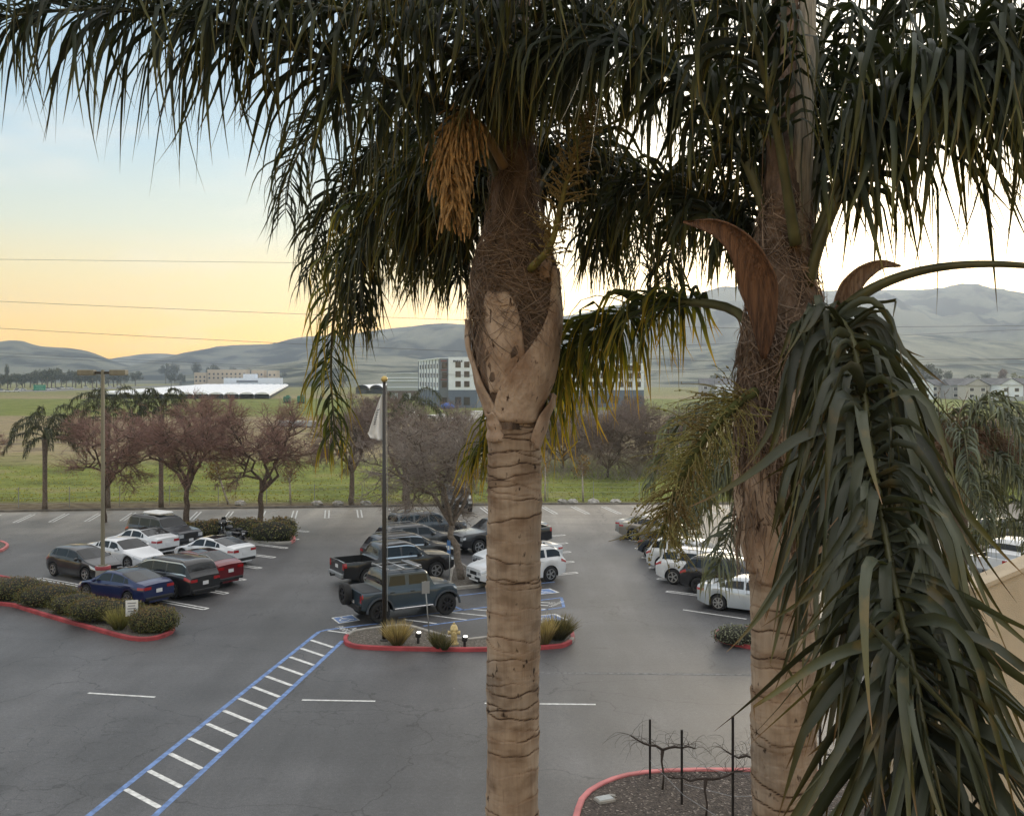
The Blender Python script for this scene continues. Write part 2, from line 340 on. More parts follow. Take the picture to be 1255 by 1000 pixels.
# far kerb: concrete edge between lot and field
mb = MB()
for (a, b) in zip(curb_y[:-1], curb_y[1:]):
    mb.add([(a[0], a[1], 0), (b[0], b[1], 0), (b[0], b[1], .13), (a[0], a[1], .13), (b[0], b[1]+.18, .13), (a[0], a[1]+.18, .13), (b[0], b[1]+.18, -.02), (a[0], a[1]+.18, -.02)],
           [[0, 1, 2, 3], [3, 2, 4, 5], [5, 4, 6, 7]])
tag(mb.build('kerb', mat('weathered_kerb', (.17, .155, .135), .9, var=.35, vs=1.2)), kind='structure')

# ---- painted markings (all children of the lot)
ZL = .004
def stripe(mb, a, b, w, z=ZL, m=0):
    a, b = Vector(a[:2]), Vector(b[:2]); d = (b-a).normalized(); n = Vector((-d.y, d.x))*w/2
    mb.add([(*(a-n), z), (*(b-n), z), (*(b+n), z), (*(a+n), z)], [[0, 1, 2, 3]], m)
def marking(name, segs, w, m, z=ZL):
    mb = MB()
    for a, b in segs: stripe(mb, a, b, w, z); 
    return mb.build(name, m, lot)
for (x0, y0, x1, y1) in [(108, 849, 190, 854), (370, 857.5, 460, 859), (594, 861.5, 730, 863), (1000, 868, 1030, 868.5)]:
    marking('lane_dash', [(P(x0, y0), P(x1, y1))], .11, M['white_line'])
marking('worn_lane_line', [(P(640, 824), P(930, 827))], .12, M['faint_line'])
# crosswalk
def lerp(a, b, t): return a+(b-a)*t
xl0, xl1 = P(95, 1010), P(391, 774); xr0, xr1 = P(176, 1012), P(420, 785)
mb = MB(); stripe(mb, xl0, xl1, .16); stripe(mb, xr0, xr1, .16); stripe(mb, xl1, P(401, 771.5), .14); stripe(mb, P(401, 771.5), P(470, 763), .14)
mb.build('crosswalk_border', M['blue_line'], lot)
mb = MB()
for k in range(16):
    ya = 22.5+k*1.17
    ta = (ya-xl0.y)/(xl1.y-xl0.y); a = lerp(xl0, xl1, ta)
    yb = ya-1.2; tb = (yb-xr0.y)/(xr1.y-xr0.y); b = lerp(xr0, xr1, tb)
    if ta > 1.01 or tb > 1.0 or tb < 0: continue
    d = (b-a).normalized(); stripe(mb, a+d*.11, b-d*.11, .15)
stripe(mb, P(402, 772.5), P(428, 776), .12)
mb.build('crosswalk_rung', M['white_line'], lot)
# angled stalls: hairpin pairs of lines
HL = Vector((-.843, .538)); HM = Vector((.864, .503)); HRr = Vector((.84, -.54))
def hairpin(a, d, length, gap=.28, w=.10):
    a = Vector(a[:2]); n = Vector((-d[1], d[0]))*gap/2; d = Vector(d); mb = MB()
    stripe(mb, a+n, a+n+d*length, w); stripe(mb, a-n, a-n+d*length, w); stripe(mb, a-n-d*w*.0, a+n, w, ZL+.001)
    return mb.build('stall_line', M['white_line'], lot)
for k in range(0, 8):
    hairpin((-13.2, 44.0+3.13*k), HL, 5.4)
for k in range(0, 8):
    hairpin((-23.5, 50.7+3.13*(k-1)), -HL, 5.0)
for yy in [47.6, 50.6, 53.6, 56.6, 59.6, 62.6, 65.6]: hairpin((7.25, yy), HRr, 5.4)
marking('stall_line', [(P(837, 747), P(915, 758.5))], .10, M['white_line'])
for k in range(6): hairpin((-8.6, 52.0+3.2*k), HM, 5.2)
for k in range(5): hairpin((3.3, 52.2+3.1*k), -HM, 5.2)
# far row stalls
def far_curb(x): return float(np.interp(x, [c[0] for c in curb_y], [c[1] for c in curb_y]))
for k in range(-6, 27):
    x = -34.9+2.335*k; y1 = far_curb(x)-1.4 if x < -10 else far_curb(x)-1.0; d = Vector((.17, -.985)) if x < -8 else Vector((.2, -.98)); hairpin((x+.75, y1-4.4), -d, 4.3)
# accessible bays
def sym(name, corners, ring=True):
    """blue pad with white border and wheelchair sign, fitted to four ground points"""
    c = [Vector(p[:2]) for p in corners]
    def W(u, v): return (c[0]*(1-u)*(1-v)+c[1]*u*(1-v)+c[2]*u*v+c[3]*(1-u)*v)
    o = mesh(name, [(*W(u, v), ZL) for u, v in ((0, 0), (1, 0), (1, 1), (0, 1))], [[0, 1, 2, 3]], M['white_line'], lot, smooth=False)
    mb = MB(); mb.add([(*W(u, v), ZL+.002) for u, v in ((.07, .08), (.93, .08), (.93, .92), (.07, .92))], [[0, 1, 2, 3]]); mb.build('blue_pad', M['blue_line'], o)
    mb = MB()
    def st(a, b, w=.07):
        d = Vector((b[0]-a[0], b[1]-a[1])).normalized(); n = Vector((-d.y, d.x))*w/2
        mb.add([(*W(a[0]-n.x, a[1]-n.y), ZL+.004), (*W(b[0]-n.x, b[1]-n.y), ZL+.004), (*W(b[0]+n.x, b[1]+n.y), ZL+.004), (*W(a[0]+n.x, a[1]+n.y), ZL+.004)], [[0, 1, 2, 3]])
    for i in range(12):
        a0, a1 = R(-30-i*20), R(-30-(i+1)*20)
        st((.42+.22*math.cos(a0), .40+.2*math.sin(a0)), (.42+.22*math.cos(a1), .40+.2*math.sin(a1)))
    for a, b in (((.40, .78), (.42, .5)), ((.42, .5), (.62, .47)), ((.62, .47), (.72, .27)), ((.72, .27), (.82, .3)), ((.42, .62), (.6, .6)), ((.35, .82), (.45, .86))): st(a, b)
    mb.build('wheelchair_sign', M['white_line'], o); return o
sym('accessible_bay_sign', [P(415, 764), P(441.5, 760), P(432, 753), P(406, 757)])
sym('accessible_bay_sign', [P(650, 729.5), P(686, 726), P(674, 721), P(640, 724)])
sym('accessible_bay_sign', [P(640, 765), P(697, 759.5), P(681, 752), P(630, 757)])
marking('access_aisle_border', [(P(488, 757), P(594, 744)), (P(519, 767), P(690, 744)), (P(594, 744), P(689, 732)), (P(691, 744), P(688, 732)), (P(552, 731), P(600, 725.5)), (P(552, 741), P(569, 748)), (P(640, 716.5), P(680, 713))], .13, M['blue_line'])
marking('access_aisle_hatch', [(P(496, 759), P(535, 764)), (P(526, 753.5), P(572, 759.5)), (P(552, 750), P(600, 755)), (P(580, 746.5), P(640, 752)), (P(610, 743), P(672, 746.5)), (P(630, 739), P(672, 742)), (P(640, 737), P(674, 738.5)), (P(448, 770), P(478, 773))], .11, M['white_line'])
def ground_text(txt, a, b, up, size):
    cu = bpy.data.curves.new('stencil', 'FONT'); cu.body = txt; cu.size = size; cu.align_x = 'CENTER'; cu.space_line = .8; cu.resolution_u = 2
    tmp = bpy.data.objects.new('stencil', cu); C.objects.link(tmp); bpy.context.view_layer.update()
    me = bpy.data.meshes.new_from_object(tmp.evaluated_get(bpy.context.evaluated_depsgraph_get())); bpy.data.objects.remove(tmp)
    o = bpy.data.objects.new('no_parking_stencil', me); me.materials.clear(); me.materials.append(M['white_line']); o.location = (a[0], a[1], ZL+.002); o.rotation_euler = (0, 0, b); o.scale = (1, up, 1)
    link(o, lot); return o
p = P(431, 773.5); ground_text('NO\nPARKING', (p.x, p.y+.15), R(-58), 1.1, .42)
p = P(679, 739.5); ground_text('NO\nPARKING', (p.x, p.y), R(62), 1.0, .30)

# ---- planters
red_front = lambda x, y: y < 38.1 or x > 2.35 or (x < -6.1 and y < 39.2)
isl = island('planter_bed', [(420, 786), (424, 780), (436, 775), (470, 770.5), (499, 768), (530, 777), (567, 787), (600, 783), (650, 777), (690, 768), (702, 774), (705, 784), (700, 790), (686, 795.5), (594, 799), (500, 798), (440, 796), (424, 792)], M['soil'], M['redcurb'], red_fn=red_front, sm=1)
island('planter_bed', [(-120, 690), (-60, 745), (0, 739), (64, 759), (115, 773), (153, 784), (176, 786.5), (199, 783), (216, 774), (211, 765), (190, 755), (120, 742), (50, 722), (0, 706)], M['soil'], M['redcurb'], sm=1)
red_tip = lambda x, y: x > P(352, 662).x
island('planter_bed', [(175, 650), (235, 664), (290, 664.5), (355, 668), (364, 662), (357, 655), (340, 648), (230, 640)], M['soil'], M['pinkcurb'], red_fn=red_tip, sm=1)
island('planter_bed', [(-90, 664), (0, 664), (11, 668), (10, 672), (0, 677.5), (-90, 690)], M['soil'], M['pinkcurb'], sm=1)
island('planter_bed', [(548, 724), (587, 720), (600, 716), (578, 700), (562, 690), (552, 700)], M['soil'], M['concrete'], red_fn=None, sm=0)
island('planter_bed', [(874, 779), (882, 774.5), (930, 770), (1060, 775), (1100, 790), (1090, 803), (1062, 807), (1000, 806), (955, 802), (905, 793), (880, 786)], M['soil'], M['redcurb'], sm=1)
island('planter_bed', [(696, 1040), (702, 1003), (712, 978), (740, 961), (775, 951), (830, 947), (920, 947), (1010, 950), (1140, 956), (1300, 962), (1330, 1040)], M['mulch'], M['pinkcurb'], sm=1)
# ------------------------------------------------------------------ vehicles
def prof(pts, L, w):
    xs = np.arange(-.5, L+.5001, .02); z = np.interp(xs, [p[0] for p in pts], [p[1] for p in pts])
    k = max(1, int(w/.02))
    zz = np.convolve(np.pad(z, k, mode='edge'), np.ones(2*k+1)/(2*k+1), mode='same')[k:-k]
    return xs, zz
class Shape:
    def __init__(s, L, W, top, belt, fo, ro, wr=.34, clear=.2, lean=.36, bed=None, sm=.12, tf=.2, tr=.14, arch=.07):
        s.L, s.W, s.fa, s.ra, s.wr, s.clear, s.lean, s.bed, s.tf, s.tr, s.arch = L, W, fo, L-ro, wr, clear, lean, bed, tf, tr, arch
        s.tx, s.tz = prof(top, L, sm); s.bx, s.bz = prof(belt, L, .16)
    def sec(s, x):
        W = s.W; w = W
        if x < .9: w = W*(1-s.tf*(1-max(x, 0)/.9)**2.2)
        if x > s.L-.8: w = W*(1-s.tr*(1-(s.L-min(x, s.L))/.8)**2.2)
        zt = float(np.interp(x, s.tx, s.tz)); zs = min(float(np.interp(x, s.bx, s.bz)), zt-.02); h = zt-zs
        zl = s.clear+(.12*(1-x/.5) if x < .5 else 0)+(.14*(1-(s.L-x)/.5) if x > s.L-.5 else 0)
        for xa in (s.fa, s.ra):
            r = s.wr+s.arch; dx = abs(x-xa)
            if dx < r: zl = max(zl, s.wr+math.sqrt(r*r-dx*dx)*.98)
        zl = min(zl, zs-.06)
        p = [(w-.04, zl), (w, zl+(zs-zl)*.4), (w-.006, zl+(zs-zl)*.85), (w-.05, zs)]
        if s.bed and s.bed[0] < x < s.bed[1]: p += [(w-.10, zs), (w-.11, s.bed[2]), (0, s.bed[2])]
        else:
            y5 = w-.065-s.lean*h*.86; p += [(y5, zs+.86*h), (y5-.10, zs+.965*h), (0, zt+(.012 if h > .2 else .02))]
        return p, zl
    def S(s, x, v, side=1):
        p, _ = s.sec(x); i = min(int(v), 6); f = v-i
        a, b = p[i-1], p[min(i, 6)]
        return Vector((s.L/2-x, side*(a[0]+(b[0]-a[0])*f), a[1]+(b[1]-a[1])*f))
    def N(s, x, v, side=1):
        e = .03; dx = s.S(min(x+e, s.L), v, side)-s.S(max(x-e, 0), v, side); dv = s.S(x, min(v+.05, 7), side)-s.S(x, max(v-.05, 1), side)
        n = dx.cross(dv); n = n.normalized() if n.length > 1e-9 else Vector((0, side, 0))
        return n if n.dot(Vector((0, side*.8, .6))) >= 0 else -n
    def patch(s, mb, x0, x1, v0, v1, nx=6, nv=4, off=.006, sides=(1, -1), m=0, x0b=None, x1b=None, merge=False):
        """lift a patch of the skin; x0,x1 at v0 and x0b,x1b at v1"""
        x0b = x0 if x0b is None else x0b; x1b = x1 if x1b is None else x1b
        for sd in sides:
            V = []
            for j in range(nv+1):
                v = v0+(v1-v0)*j/nv; a = x0+(x0b-x0)*j/nv; b = x1+(x1b-x1)*j/nv
                for i in range(nx+1):
                    x = a+(b-a)*i/nx; V.append(s.S(x, v, sd)+s.N(x, v, sd)*off)
            F = [[j*(nx+1)+i, j*(nx+1)+i+1, (j+1)*(nx+1)+i+1, (j+1)*(nx+1)+i] for j in range(nv) for i in range(nx)]
            if sd < 0: F = [f[::-1] for f in F]
            mb.add(V, F, m)
    def body(s, name, mats, parent, clad=False):
        xs = list(np.linspace(0, s.L, 84))
        for xa in (s.fa, s.ra):
            r = s.wr+s.arch
            xs += [xa+q*r for q in (-1.001, -.999, -.985, -.95, -.9, .9, .95, .985, .999, 1.001)]
        if s.bed: xs += [s.bed[0]-.002, s.bed[0]+.002, s.bed[1]-.002, s.bed[1]+.002]
        xs = sorted(x for x in xs if 0 <= x <= s.L)
        vs = [1, 1.4, 2, 2.5, 3, 3.5, 4, 4.5, 5, 5.5, 6, 6.5, 7]; nv = len(vs); V = []; F = []; fm = []; n = 2*nv-1+4
        for x in xs:
            p, zl = s.sec(x); xl = s.L/2-x; w = p[0][0]; q = np.array(p)
            pr = [(np.interp(v, range(1, 8), q[:, 0]), np.interp(v, range(1, 8), q[:, 1])) for v in vs]
            zu = min(s.clear+.04, zl)
            ring = [(w-.26, zu), (w-.26, zl)]+pr+[(-a, b) for a, b in pr[-2::-1]]+[(-(w-.26), zl), (-(w-.26), zu)]
            V += [(xl, a, b) for a, b in ring]
        for i in range(len(xs)-1):
            xm = (xs[i]+xs[i+1])/2
            for j in range(n):
                k = (j+1) % n; F.append([i*n+j, i*n+k, (i+1)*n+k, (i+1)*n+j])
                blk = j in (0, 1, n-1, n-2, n-3) or (clad and j in (2, n-4))
                inbed = s.bed and s.bed[0] < xm < s.bed[1] and 10 <= j <= n-12 and j not in (9,)
                fm.append(1 if blk or inbed else 0)
        F.append(list(range(n))); fm.append(0); F.append([(len(xs)-1)*n+j for j in range(n)][::-1]); fm.append(0)
        return mesh(name, V, F, mats, parent, fm, True, 38)
_paint = {}
def paint(name, col, metal=.0, rough=.32):
    if name not in _paint: _paint[name] = mat('paint_'+name, col, rough, metal, var=.06, vs=1.5, coat=.7)
    return _paint[name]
_wheels = {}
def wheel_meshes(r, w, spokes, dark):
    k = (r, w, spokes, dark)
    if k in _wheels: return _wheels[k]
    t = MB(); ri = r*.66
    t.lathe([(ri, -w/2), (r*.9, -w/2), (r*.97, -w*.42), (r, -w*.3), (r, w*.3), (r*.97, w*.42), (r*.9, w/2), (ri, w/2)], 22, axis='y', caps=False)
    m = MB(); m.lathe([(ri*1.02, -w*.3), (ri*1.02, w*.44), (ri*.9, w*.46), (ri*.88, w*.2), (.02, w*.16)], 22, axis='y', m=1)
    m.lathe([(ri*1.03, w*.40), (ri*1.03, w*.505), (ri*.9, w*.5), (ri*.9, w*.40)], 22, axis='y', m=0, caps=False)
    m.lathe([(ri*.24, w*.2), (ri*.24, w*.47), (ri*.1, w*.5)], 10, axis='y', m=0)
    for i in range(spokes):
        a = 2*math.pi*i/spokes; c, s_ = math.cos(a), math.sin(a); r0, r1 = ri*.2, ri*.95; h0, h1 = ri*.10, ri*.15
        q = [(r0, -h0), (r1, -h1), (r1, h1), (r0, h0)]
        V = [(u*c-v*s_, yy, u*s_+v*c) for yy in (w*.28, w*.48) for u, v in q]
        m.add(V, [[3, 2, 1, 0], [4, 5, 6, 7], [0, 1, 5, 4], [1, 2, 6, 5], [2, 3, 7, 6], [3, 0, 4, 7]], 0)
    to = t.build('wheel', M['rubber'], smooth=True, sharp=40); ro = m.build('rim', [M['darkrim' if dark else 'alloy'], M['black']], smooth=False)
    _wheels[k] = (to.data, ro.data); bpy.data.objects.remove(to); bpy.data.objects.remove(ro); return _wheels[k]
def put_wheel(root, x, y, r, w, spokes, dark, name='wheel', rz=None, z=None):
    a, b = wheel_meshes(r, w, spokes, dark); o = bpy.data.objects.new(name, a); o.location = (x, y, r if z is None else z)
    o.rotation_euler = (0, 0, (math.pi if y < 0 else 0) if rz is None else rz); link(o, root); q = bpy.data.objects.new('rim', b); link(q, o); return o

SP = {}
SP['sedan'] = dict(L=4.7, W=.91, fo=.95, ro=1.0, top=[(0, .66), (.12, .72), (.5, .80), (1.25, .96), (2.1, 1.40), (2.6, 1.45), (3.15, 1.42), (4.05, 1.10), (4.55, 1.06), (4.7, .98)], belt=[(0, .6), (.4, .74), (1.2, .90), (3.9, .99), (4.7, .92)], ws=(1.32, 2.12), rw=(3.2, 4.0))
SP['fastback'] = dict(L=4.72, W=.93, fo=.85, ro=.98, top=[(0, .62), (.12, .70), (.5, .80), (1.1, .93), (1.98, 1.40), (2.5, 1.45), (3.1, 1.39), (4.3, 1.10), (4.6, 1.07), (4.72, .98)], belt=[(0, .58), (.4, .74), (1.2, .88), (3.8, .98), (4.72, .95)], ws=(1.15, 2.0), rw=(3.1, 4.22), glassroof=True)
SP['crossover_fast'] = dict(SP['fastback'], L=4.75, top=[(0, .70), (.12, .80), (.5, .92), (1.1, 1.04), (1.95, 1.54), (2.5, 1.62), (3.2, 1.55), (4.35, 1.20), (4.62, 1.16), (4.75, 1.05)], belt=[(0, .68), (.4, .84), (1.2, .98), (3.8, 1.09), (4.75, 1.02)], rw=(3.2, 4.25), ws=(1.15, 1.98))
SP['hatch'] = dict(L=4.15, W=.87, fo=.85, ro=.70, top=[(0, .70), (.12, .80), (.9, 1.0), (1.85, 1.44), (2.4, 1.52), (3.3, 1.49), (3.55, 1.43), (3.98, 1.05), (4.15, .88)], belt=[(0, .64), (.4, .82), (1.0, .94), (3.9, 1.06), (4.15, .86)], ws=(1.0, 1.86), rw=(3.62, 3.94))
SP['suv'] = dict(L=4.75, W=.94, fo=.92, ro=.95, wr=.37, clear=.25, lean=.28, top=[(0, .84), (.12, .96), (1.15, 1.14), (1.95, 1.62), (2.4, 1.69), (4.0, 1.68), (4.25, 1.62), (4.62, 1.12), (4.75, .95)], belt=[(0, .78), (.35, .96), (1.2, 1.07), (4.5, 1.14), (4.75, .93)], ws=(1.25, 1.95), rw=(4.27, 4.58), rails=True)
SP['boxsuv'] = dict(L=4.8, W=.95, fo=.9, ro=1.1, wr=.40, clear=.32, lean=.2, tf=.1, tr=.06, top=[(0, .95), (.10, 1.06), (1.35, 1.18), (1.85, 1.72), (2.2, 1.79), (4.35, 1.80), (4.55, 1.72), (4.7, 1.2), (4.8, 1.0)], belt=[(0, .9), (.3, 1.04), (1.3, 1.14), (4.6, 1.16), (4.8, .98)], ws=(1.38, 1.86), rw=(4.54, 4.68), sm=.06, rails=True)
SP['van'] = dict(L=5.15, W=.99, fo=.98, ro=1.1, wr=.36, clear=.2, lean=.24, top=[(0, .80), (.12, .92), (1.0, 1.10), (2.1, 1.65), (2.6, 1.74), (4.5, 1.73), (4.75, 1.65), (5.02, 1.2), (5.15, .95)], belt=[(0, .72), (.35, .92), (1.1, 1.06), (4.9, 1.12), (5.15, .93)], ws=(1.12, 2.08), rw=(4.76, 5.0), rails=True)
SP['pickup'] = dict(L=5.85, W=1.0, fo=1.0, ro=1.25, wr=.41, clear=.35, lean=.26, tf=.1, tr=.03, top=[(0, .98), (.08, 1.12), (1.45, 1.24), (2.15, 1.80), (2.5, 1.88), (3.75, 1.86), (3.9, 1.80), (4.12, 1.2), (5.85, 1.2)], belt=[(0, .95), (.3, 1.1), (1.4, 1.18), (5.85, 1.18)], ws=(1.5, 2.12), rw=(3.92, 4.08), bed=(4.22, 5.76, .78), sm=.06)
SP['hummer'] = dict(L=4.32, W=1.03, fo=.5, ro=.8, wr=.45, clear=.46, lean=.14, tf=.08, tr=.03, arch=.10, top=[(0, 1.12), (.06, 1.26), (1.07, 1.34), (1.36, 1.92), (1.5, 2.0), (3.17, 2.0), (3.27, 1.96), (3.40, 1.30), (4.32, 1.28)], belt=[(0, 1.1), (.2, 1.25), (4.32, 1.26)], ws=(1.10, 1.36), rw=(3.29, 3.38), sm=.04)
def car(name, label, cat, kind, col, ref, which, hd, group=None, metal=0.0, rough=.32, dark_rim=False, spokes=5, clad=None, roofcol=None, rails=None, trim=None, world=None, plates=(True, True)):
    sp = dict(SP[kind]); ws, rw = sp.pop('ws'), sp.pop('rw'); glassroof = sp.pop('glassroof', False); rl = sp.pop('rails', False); rails = rl if rails is None else rails
    s = Shape(**sp); L = s.L; hd = Vector((hd[0], hd[1], 0)).normalized(); lf = Vector((-hd.y, hd.x, 0))
    near = lf if lf.y < 0 else -lf
    if world is not None: c = Vector((*world, 0))
    else:
        p = P(*ref)
        xloc = {'fw': L/2-s.fa, 'rw': L/2-s.ra, 'fb': L/2, 'rb': -L/2, 'c': 0}[which]
        c = p-hd*xloc
        if which in ('fw', 'rw'): c = c-near*(s.W-.08)
    rt = thing(name, label, cat, c, math.atan2(hd.y, hd.x), group)
    pm = paint(name+'_'+'_'.join('%02d' % int(99*q) for q in col), col, metal, rough)
    b = s.body('body', [pm, M['black']], rt, clad)
    belt = s.bz; g = MB()
    # windows
    s.patch(g, ws[0]+.02, ws[1]-.03, 5.9, 7, 7, 5, .007, x0b=ws[0]-.03, x1b=ws[1]-.02)
    s.patch(g, ws[0]+.06, ws[1]-.05, 5.2, 5.9, 6, 2, .007, x0b=ws[0]+.02, x1b=ws[1]-.03)
    g.build('windscreen', M['glass'], rt, True)
    g = MB(); s.patch(g, rw[0]+.03, rw[1]-.02, 5.25, 7, 6, 6, .007); g.build('rear_window', M['glass'], rt, True)
    x0, x1 = ws[0]+.30, min(rw[1]-.12, L-.2)
    boxy = kind in ('suv', 'boxsuv', 'van')
    if kind == 'pickup': cuts = [(x0-.05, 2.82), (2.9, 3.82)]
    elif kind == 'hummer': cuts = [(1.38, 2.22), (2.38, 3.14)]
    elif boxy: cuts = [(x0, 2.55), (2.62, 3.5), (3.6, min(rw[0]+.12, L-.35))]
    elif kind == 'hatch': cuts = [(x0, 2.35), (2.42, 3.25), (3.3, 3.6)]
    else: cuts = [(x0, 2.5), (2.58, 3.4), (3.44, 3.4+(rw[1]-3.4)*.45)]
    for i, (a, e) in enumerate(cuts):
        for sd in (1, -1):
            g = MB(); v0 = 4.16 if kind != 'hummer' else 4.3; s.patch(g, a, e, v0, 4.9, 6, 3, .006, (sd,), x0b=a+(.34 if i == 0 and kind not in ('hummer', 'boxsuv') else .02), x1b=e-(.02 if i < len(cuts)-1 or boxy else .12))
            g.build('side_window', M['glass'], rt, True)
    if trim:
        g = MB(); s.patch(g, x0-.1, cuts[-1][1]+.08, 4.02, 4.13, 14, 1, .009); s.patch(g, x0+.32, cuts[-1][1], 4.9, 4.99, 14, 1, .009); g.build('window_trim', trim, rt, True)
    # doors: thin raised panels with handle
    dz = [(ws[0]+.12, 2.54), (2.57, 3.45)] if kind not in ('hatch',) else [(1.15, 2.36), (2.39, 3.2)]
    if kind == 'hummer': dz = [(1.12, 2.27), (2.30, 3.17)]
    if kind == 'pickup': dz = [(1.6, 2.85), (2.88, 3.85)]
    for a, e in dz:
        for sd in (1, -1):
            e2 = min(e, s.ra-s.wr-s.arch-.03)
            g = MB(); s.patch(g, a, e2, 1.25, 3.95, 6, 7, .009, (sd,), x1b=e); d = g.build('door', pm, rt, True)
            h = MB(); q = s.S(e-.18, 3.4, sd); h.box((q.x, q.y+sd*.02, q.z), (.18, .035, .035)); h.build('door_handle', pm if kind != 'hummer' else M['black'], d)
    # lamps, bumpers, plates
    zf = s.S(0, 4).z; zr_ = s.S(L, 4).z; wf = s.S(0, 3).y; wrr = s.S(L, 3).y; big = kind in ('pickup', 'hummer', 'boxsuv')
    for sd in (1, -1):
        g = MB(); s.patch(g, .02, .5 if not big else .16, 2.75, 3.6, 5, 2, .006, (sd,), x1b=.55 if not big else .18); hh = .13 if not big else .2
        g.box((L/2+.004, sd*(wf-.17), zf-.10), (.02, .30, hh)); g.build('headlight', M['head'], rt, True, 40)
        g = MB()
        if kind == 'pickup': g.box((-L/2-.004, sd*(wrr-.10), 1.0), (.02, .17, .30)); s.patch(g, L-.14, L-.01, 2.6, 3.75, 2, 3, .006, (sd,))
        elif kind == 'hummer': g.box((-L/2-.004, sd*(wrr-.10), 1.02), (.02, .13, .3)); s.patch(g, L-.06, L-.01, 2.6, 3.6, 2, 3, .006, (sd,))
        else:
            s.patch(g, L-.34, L-.01, 2.85, 3.6, 4, 2, .006, (sd,)); g.box((-L/2-.004, sd*(wrr-.2), zr_-.09), (.02, .36, .13))
        g.build('tail_light', M['tail'], rt, True, 40)
        g = MB(); q = s.S(ws[0]+.42, 4.1, sd); g.ball((q.x, q.y+sd*.13, q.z+.06), (.07, .12, .085), 8, 6); g.build('mirror', pm if kind != 'hummer' else M['black'], rt, True)
    g = MB(); hgt = .16 if not big else .26; g.box((L/2+.002, 0, zf-.14), (.03, wf*.95 if big else wf*.85, hgt)); g.build('grille', M['black'], rt)
    g = MB(); g.box((L/2-.01, 0, s.clear+.19), (.06, wf*1.7, .14), bev=.03); g.build('front_bumper', M['black'] if kind != 'pickup' else M['grey'], rt)
    g = MB(); g.box((-L/2+.0, 0, s.clear+.20), (.10 if not big else .22, wrr*1.8, .15 if not big else .2), bev=.03); g.build('rear_bumper', M['black'] if kind != 'pickup' else M['grey'], rt)
    if plates[0]: g = MB(); g.box((-L/2-.012, 0, zr_-.24 if kind != 'hummer' else .8), (.02, .31, .16)); g.build('number_plate', M['plate'], rt)
    if plates[1]: g = MB(); g.box((L/2+.028, 0, s.clear+.24), (.02, .31, .16)); g.build('number_plate', M['plate'], rt)
    if glassroof:
        g = MB(); s.patch(g, ws[1]+.03, rw[0]-.02, 6.0, 7, 8, 4, .006); g.build('glass_roof', M['glass'], rt, True)
    if roofcol:
        g = MB(); s.patch(g, ws[1]+.03, rw[0]-.02, 5.6, 7, 8, 4, .008); g.build('roof_panel', roofcol, rt, True)
    if rails:
        for sd in (1, -1):
            g = MB(); pts = []
            for k in range(9):
                x = ws[1]+.25+(rw[0]-ws[1]-.4)*k/8; q = s.S(x, 5.7, sd); pts.append((q.x, q.y, q.z+(.07 if 0 < k < 8 else .01)))
            g.tube(pts, .022, 6); g.build('roof_rail', M['grey'], rt, True)
    if kind == 'hummer':
        g = MB()
        s.patch(g, 3.44, 4.27, 4.9, 7, 5, 4, .02); g.build('bed_cover', mat('vinyl_bed_cover', (.035, .037, .04), .7), rt, True)
        for sd in (1, -1):
            g = MB(); g.tube([(.6, sd*.78, 2.06), (-1.0, sd*.78, 2.06)], .03, 6); g.build('roof_rail', M['grey'], rt, True)
            g = MB(); g.box((.1, sd*1.06, .52), (1.75, .14, .07), bev=.02); g.build('running_board', M['chrome'], rt)
            for xa in (L/2-s.fa, L/2-s.ra):
                g = MB(); n = 9; rr = .55; V = []; F = []
                for i in range(n+1):
                    a = math.pi*i/n
                    for r_, yy in ((rr, 1.0), (rr, 1.085), (rr+.07, 1.085), (rr+.07, 1.0)): V.append((xa+r_*math.cos(a), sd*yy, .45+r_*math.sin(a)))
                for i in range(n):
                    for j in range(4): F.append([i*4+j, i*4+(j+1) % 4, i*4+4+(j+1) % 4, i*4+4+j])
                g.add(V, F); g.build('wheel_arch', mat('flare_grey', (.05, .06, .075), .5), rt, True, 40)
        for x in (.42, -.25, -.95):
            g = MB(); g.tube([(x, -.86, 2.11), (x, .86, 2.11)], .04, 6); g.build('roof_bar', M['alloy'], rt, True)
        g = MB(); g.box((.5, 0, 2.12), (.28, 1.3, .07), bev=.02); g.build('light_bar', M['alloy'], rt)
        put_wheel(rt, -L/2-.22, .25, .44, .30, 6, True, 'spare_wheel', R(90), 1.08)
        g = MB(); g.box((-L/2-.08, .25, 1.05), (.16, .1, .3)); g.build('wheel_carrier', M['black'], rt)
    if kind == 'pickup':
        g = MB(); g.box((-L/2-.18, 0, .52), (.3, .08, .08)); g.ball((-L/2-.32, 0, .6), .05, 8, 6); g.build('tow_hitch', M['black'], rt)
    ww = .22 if not big else (.27 if kind != 'hummer' else .33)
    for xa in (L/2-s.fa, L/2-s.ra):
        for sd in (1, -1): put_wheel(rt, xa, sd*(s.W-ww/2-.02+(.03 if kind == 'hummer' else 0)), s.wr, ww, spokes, dark_rim)
    return rt
G_L = 'cars parked in the left rows'; G_M = 'cars parked in the middle rows'; G_R = 'cars parked in the right row'
blackp = (.010, .010, .012); whitep = (.72, .73, .75)
